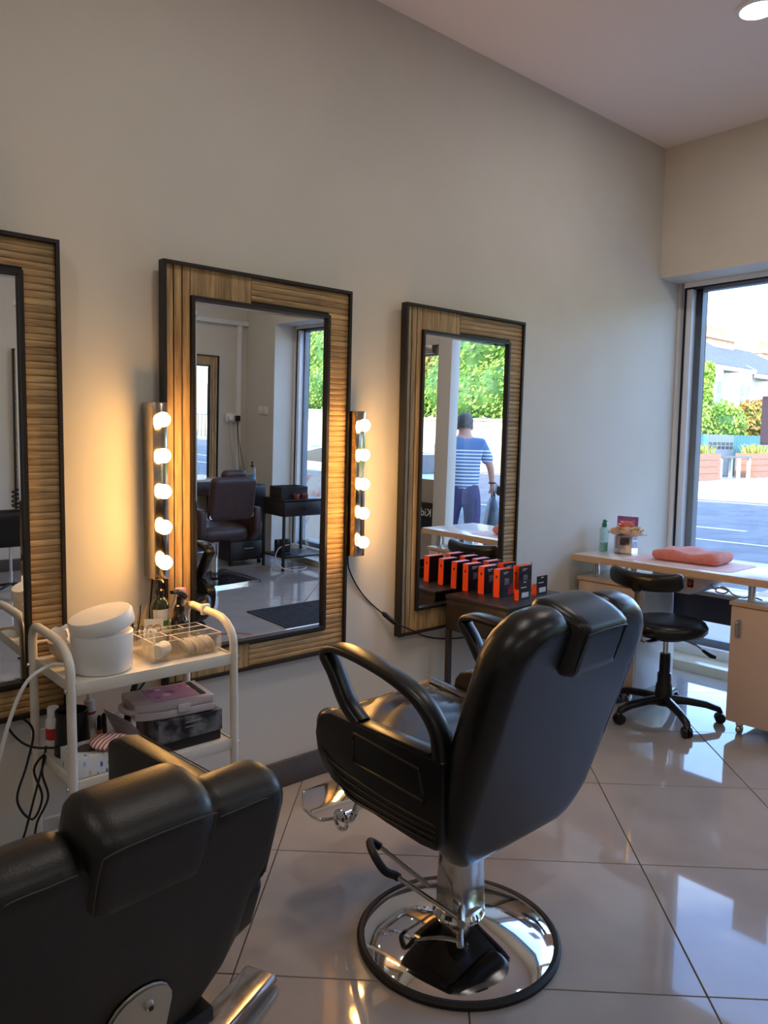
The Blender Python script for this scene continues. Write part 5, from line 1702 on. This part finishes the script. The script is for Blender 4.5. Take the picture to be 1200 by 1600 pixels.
# ------------------------------------------------------------------ parked car
CARP = mat('pale_car_paint', (206, 214, 224), .2, .2, coat=.6)
CARG = mat('car_glass', (20, 22, 26), .05, coat=.5)
t = thing('parked_car', (9.1, -4.4, GZ - .06), label='pale parked car with dark windows, seen through the door glass', cat='car')
prof = [(0, .28), (-.02, .62), (-.06, .80), (-.42, 1.10), (-.9, 1.16), (-1.8, 1.17), (-2.3, 1.10), (-2.95, .82), (-3.75, .70), (-3.95, .55), (-3.98, .28)]
lo_ = [(y, z) for y, z in prof]
v, f = [], []
secs = [(-.84, .0), (-.80, .0), (-.70, 0), (.70, 0), (.80, 0), (.84, 0)]
n = len(prof)
for x, _ in secs:
    k = {.84: .0, .80: .6, .70: 1.0}[round(abs(x), 2)]
    for y, z in prof:
        zz = z if z < .82 else .80 + (z - .80) * (0.0 if k == 0 else (.88 if k < 1 else 1))
        v.append((x, y, zz if z > .3 else z))
for a in range(len(secs) - 1):
    for i in range(n):
        j = (i + 1) % n
        f.append((a * n + i, a * n + j, (a + 1) * n + j, (a + 1) * n + i))
f += [tuple(range(n)), tuple(range(len(secs) * n - 1, (len(secs) - 1) * n - 1, -1))]
MB().add(v, f).build('body', CARP, t, smooth=40)
for s_ in (-1, 1):
    wn = MB().prism([(-.38, .83), (-.58, 1.04), (-1.2, 1.09), (-1.2, .83)], 'x', s_ * .83 - .008, s_ * .83 + .008).build('side_window', CARG, t)
    MB().prism([(-1.28, .83), (-1.28, 1.09), (-1.9, 1.08), (-2.3, 1.0), (-2.7, .83)], 'x', s_ * .83 - .008, s_ * .83 + .008).build('side_window', CARG, t)
    for y in (-.75, -3.15):
        wl = MB().cyl((s_ * .68, y, .30), (s_ * .85, y, .30), .30, n=28).build('wheel', RUBBER, t, bevel=.02)
        MB().cyl((s_ * .845, y, .30), (s_ * .862, y, .30), .19, n=20).build('hub_cap', STEEL, wl)
rw = MB().add([(-.66, -.075, .81), (.66, -.075, .81), (.58, -.40, 1.09), (-.58, -.40, 1.09), (-.66, -.045, .83), (.66, -.045, .83), (.58, -.36, 1.12), (-.58, -.36, 1.12)],
              [(0, 1, 2, 3), (4, 5, 6, 7), (0, 1, 5, 4), (1, 2, 6, 5), (2, 3, 7, 6), (3, 0, 4, 7)]).build('rear_window', CARG, t)
MB().tube([(-.3 + .07 * math.cos(a * .524), -.19 - .06 * math.sin(a * .524), .972 + .055 * math.sin(a * .524)) for a in range(12)], .012, 6, closed=True).build('sticker', REDLAB, rw)
for s_ in (-1, 1):
    MB().box(s_ * .70 - .08, s_ * .70 + .08, -.035, .01, .60, .76).build('tail_light', REDLAB, t, bevel=.01)

# ------------------------------------------------------------------ pavement board outside the second window
t = thing('pavement_board', (5.3, -2.27, GZ), rz=math.radians(80), label='white framed pavement board with a pink poster, outside the second window', cat='sign')
POSTP = mat('beauty_poster_print', (238, 222, 210), .5, rgb2=(216, 140, 140), scale=5, lo=.5, hi=.62)
for s_ in (-1, 1):
    M_ = Matrix.Rotation(math.radians(12 * s_), 4, 'X')
    Mt = Matrix.Translation((0, s_ * -.2, 0)) @ Matrix.Rotation(math.radians(-12 * s_), 4, 'X')
    pn = MB().box(-.32, -.27, -.015, .015, .0, .98, Mt).box(.27, .32, -.015, .015, .0, .98, Mt).box(-.27, .27, -.015, .015, .92, .98, Mt).box(-.27, .27, -.015, .015, .14, .20, Mt).build('frame', WHITEPL, t, bevel=.004)
    MB().box(-.27, .27, -.006, .006, .20, .92, Mt).build('poster', POSTP, pn)

# ------------------------------------------------------------------ the man on the pavement
def skin(name, verts, edges, radii, m, parent, root=0, sub=2):
    me = bpy.data.meshes.new(name)
    me.from_pydata([Vector(p) for p in verts], edges, [])
    o = bpy.data.objects.new(name, me)
    COL.objects.link(o)
    sm = o.modifiers.new('skin', 'SKIN')
    sm.use_smooth_shade = True
    lay = me.skin_vertices[0].data if me.skin_vertices else None
    if lay is None:
        bpy.context.view_layer.objects.active = o
        bpy.ops.mesh.customdata_skin_add()
        lay = me.skin_vertices[0].data
    for i, r in enumerate(radii):
        lay[i].radius = r if isinstance(r, tuple) else (r, r)
        lay[i].use_root = i == root
    sb = o.modifiers.new('sub', 'SUBSURF')
    sb.levels = sb.render_levels = sub
    dg = bpy.context.evaluated_depsgraph_get()
    ev = bpy.data.meshes.new_from_object(o.evaluated_get(dg))
    bpy.data.objects.remove(o)
    ev.materials.clear()
    ev.materials.append(m)
    ev.shade_smooth()
    r_ = bpy.data.objects.new(name, ev)
    COL.objects.link(r_)
    r_.parent = parent
    return r_
SKINM = mat('skin_tone', (206, 152, 130), .55, rgb2=(196, 140, 118), scale=20)
HAIRM = mat('greying_hair', (70, 62, 58), .7, rgb2=(98, 90, 86), scale=60)
TROUS = mat('purple_blue_trousers', (74, 72, 112), .8, rgb2=(64, 62, 98), scale=12, bump=.2)
def shirtmat():
    m = bpy.data.materials.new('striped_shirt')
    m.use_nodes = True
    n = m.node_tree
    b = n.nodes['Principled BSDF']
    b.inputs['Roughness'].default_value = .85
    t_ = n.nodes.new('ShaderNodeTexCoord')
    s_ = n.nodes.new('ShaderNodeSeparateXYZ')
    n.links.new(t_.outputs['Object'], s_.inputs[0])
    mu = n.nodes.new('ShaderNodeMath')
    mu.operation = 'MULTIPLY'
    mu.inputs[1].default_value = 1 / .036
    fr = n.nodes.new('ShaderNodeMath')
    fr.operation = 'FRACT'
    gt = n.nodes.new('ShaderNodeMath')
    gt.operation = 'GREATER_THAN'
    gt.inputs[1].default_value = .6
    n.links.new(s_.outputs['Z'], mu.inputs[0])
    n.links.new(mu.outputs[0], fr.inputs[0])
    n.links.new(fr.outputs[0], gt.inputs[0])
    lt = n.nodes.new('ShaderNodeMath')
    lt.operation = 'LESS_THAN'
    lt.inputs[1].default_value = 1.335
    n.links.new(s_.outputs['Z'], lt.inputs[0])
    an = n.nodes.new('ShaderNodeMath')
    an.operation = 'MULTIPLY'
    n.links.new(gt.outputs[0], an.inputs[0])
    n.links.new(lt.outputs[0], an.inputs[1])
    mx_ = n.nodes.new('ShaderNodeMix')
    mx_.data_type = 'RGBA'
    mx_.inputs['A'].default_value = (*lin((92, 122, 166)), 1)
    mx_.inputs['B'].default_value = (*lin((226, 232, 238)), 1)
    n.links.new(an.outputs[0], mx_.inputs['Factor'])
    n.links.new(mx_.outputs['Result'], b.inputs['Base Color'])
    return m
SHIRT = shirtmat()
mn = thing('person', (6.0, -.68, GZ), rz=math.radians(-142), label='man in a blue striped shirt and purple trousers walking away with a bag', cat='person')
V, E_, R_ = [], [], []
def node(p, r, par=None):
    V.append(p)
    R_.append(r)
    if par is not None:
        E_.append((par, len(V) - 1))
    return len(V) - 1
pel = node((0, 0, .95), (.13, .10))
ab = node((0, .0, 1.10), (.13, .10), pel)
ch = node((0, .0, 1.30), (.15, .10), ab)
nk_ = node((0, .03, 1.46), .058, ch)
hb = node((.005, .06, 1.545), (.066, .078), nk_)
ht = node((.005, .065, 1.64), (.074, .088), hb)
htt = node((.005, .06, 1.70), (.04, .05), ht)
nose = node((.012, .155, 1.585), .014, hb)
for s_, el, wr, hd in ((-1, (-.275, -.03, 1.16), (-.315, .03, .97), (-.32, .05, .90)), (1, (.265, -.02, 1.15), (.215, .16, 1.0), (.20, .22, .965))):
    sh = node((s_ * .165, 0, 1.385), .062, ch)
    e_ = node(el, .042, sh)
    w_ = node(wr, .029, e_)
    h_ = node(hd, (.035, .022), w_)
    for k in range(4):
        a = Vector(hd) + Vector((.0, -.024 + .016 * k, -.03))
        f1 = node(a, .0095, h_)
        node(a + Vector((.004 * s_, .006, -.035 + .004 * abs(k - 1.5))), .0085, f1)
    th1 = node(Vector(hd) + Vector((-s_ * .02, .035, -.005)), .0105, h_)
    node(Vector(hd) + Vector((-s_ * .02, .05, -.035)), .009, th1)
for s_, kn, an in ((-1, (-.10, -.03, .50), (-.10, -.28, .16)), (1, (.10, .13, .52), (.10, .16, .10))):
    hp = node((s_ * .09, 0, .88), .095, pel)
    k_ = node(kn, .06, hp)
    a_ = node(an, .038, k_)
    node((an[0], an[1] + .16, max(.03, an[2] - .07)), (.04, .03), a_)
skin('body', V, E_, R_, SKINM, mn, pel)
skin('shirt', [(0, 0, .84), (0, 0, 1.08), (0, 0, 1.30), (0, .02, 1.43), (-.175, 0, 1.385), (-.235, -.015, 1.25), (-.262, -.02, 1.19), (.175, 0, 1.385), (.235, -.01, 1.25), (.255, -.015, 1.19)],
     [(0, 1), (1, 2), (2, 3), (2, 4), (4, 5), (5, 6), (2, 7), (7, 8), (8, 9)],
     [(.185, .15), (.175, .135), (.185, .13), (.072, .07), .085, .072, .068, .085, .072, .068], SHIRT, mn, 2)
skin('trousers', [(0, 0, 1.06), (0, 0, .92), (-.095, -.01, .80), (-.105, -.03, .50), (-.10, -.26, .17), (.095, .02, .80), (.105, .13, .52), (.10, .16, .12)],
     [(0, 1), (1, 2), (2, 3), (3, 4), (1, 5), (5, 6), (6, 7)], [(.15, .115), (.155, .12), .115, .085, .07, .115, .085, .07], TROUS, mn, 1)
MB().lathe([(.080, -.048), (.088, -.02), (.09, .03), (.082, .07), (.06, .1), (.03, .114), (0, .118)], 20, (.005, .052, 1.605), sy=1.12).build('hair', HAIRM, mn, smooth=80)
for s_ in (-1, 1):
    MB().sphere((.005 + s_ * .078, .07, 1.565), .022, 10, 8, 1.4).build('ear', SKINM, mn)
    MB().sphere((.005 + s_ * .03, .142, 1.60), .011, 10, 8).build('eye', mat('eye_white', (236, 232, 226), .3), mn)
MB().sweep([(.005 - .028, .137, 1.545), (.005, .145, 1.543), (.005 + .028, .137, 1.545)], .012, .008, (0, 0, 1), 8, 2).build('mouth', mat('lip', (176, 104, 96), .5), mn)
for s_, an in ((-1, (-.10, -.28, .16)), (1, (.10, .16, .10))):
    pit = math.radians(-35 if s_ < 0 else 0)
    MB().sweep([(an[0], an[1] - .07, an[2] - .045 if s_ > 0 else an[2] + .0), (an[0], an[1] + .02, an[2] - .05), (an[0], an[1] + .14, (.045 if s_ > 0 else .06)), (an[0], an[1] + .2, (.04 if s_ > 0 else .04))], [.07, .085, .095, .07], [.09, .09, .08, .05], (1, 0, 0), 12, 2.6).build('shoe', BLACK, mn, smooth=60)
MB().tube(arc((0, 0), .034, 0, 360, 16, 'xy', .985)[:-1], .009, 8, closed=True, ).build('watch_strap', BLACK, mn, M=Matrix.Translation((-.312, .028, 0)))
# what he carries
BAGM = mat('slate_grey_bag', (72, 84, 98), .5, rgb2=(86, 98, 112), scale=8, bump=.4, bscale=16)
bc_ = mn.matrix_basis if False else (Matrix.Translation(mn.location) @ Matrix.Rotation(mn.rotation_euler.z, 4, 'Z'))
bag = thing('carrier_bag', bc_ @ Vector((-.335, .055, .40)), rz=math.radians(-142), label='slate grey carrier bag hanging from the walking man\'s hand', cat='bag')
MB().cushion([(-.15, .03, .22), (-.14, .0, .30), (-.11, -.02, .36), (-.06, -.02, .41), (-.03, -.02, .43), (0, -.02, .43), (.03, -.02, .43), (.06, -.02, .41), (.11, -.02, .36), (.14, .0, .30), (.15, .03, .22)], .06, .07, .07, lambda u, v, n: (n * (1.3 - v * 1.6), u, v + .0 + .006 * math.sin(u * 60)), 14).build('bag', BAGM, bag, smooth=60)
for q in (-.015, .015):
    MB().tube(smoothpath([(q, -.035, .42), (q * .5, -.022, .48), (0, 0, .497), (q * .5, .022, .48), (q, .035, .42)], 5), .007, 8).build('bag_handle', BAGM, bag)
wal = MB().box(-.012, .012, -.085, .085, -.05, .05).build('wallet', BLACK, bevel=.006)
wal.location = bc_ @ Vector((-.375, .04, .915))
wal.rotation_euler = (math.radians(8), 0, math.radians(-142))
tag(wal, 'black wallet held in the walking man\'s hand', 'wallet')
np_ = MB().tube([(0, -.14, -.03), (0, 0, 0), (0, .13, .02)], [.03, .028, .03], 14).build('rolled_newspaper', mat('newsprint', (196, 206, 206), .8, rgb2=(120, 140, 140), scale=30))
np_.location = bc_ @ Vector((.20, .20, .925))
np_.rotation_euler = (math.radians(25), 0, math.radians(-100))
tag(np_, 'rolled newspaper in the walking man\'s other hand', 'newspaper')
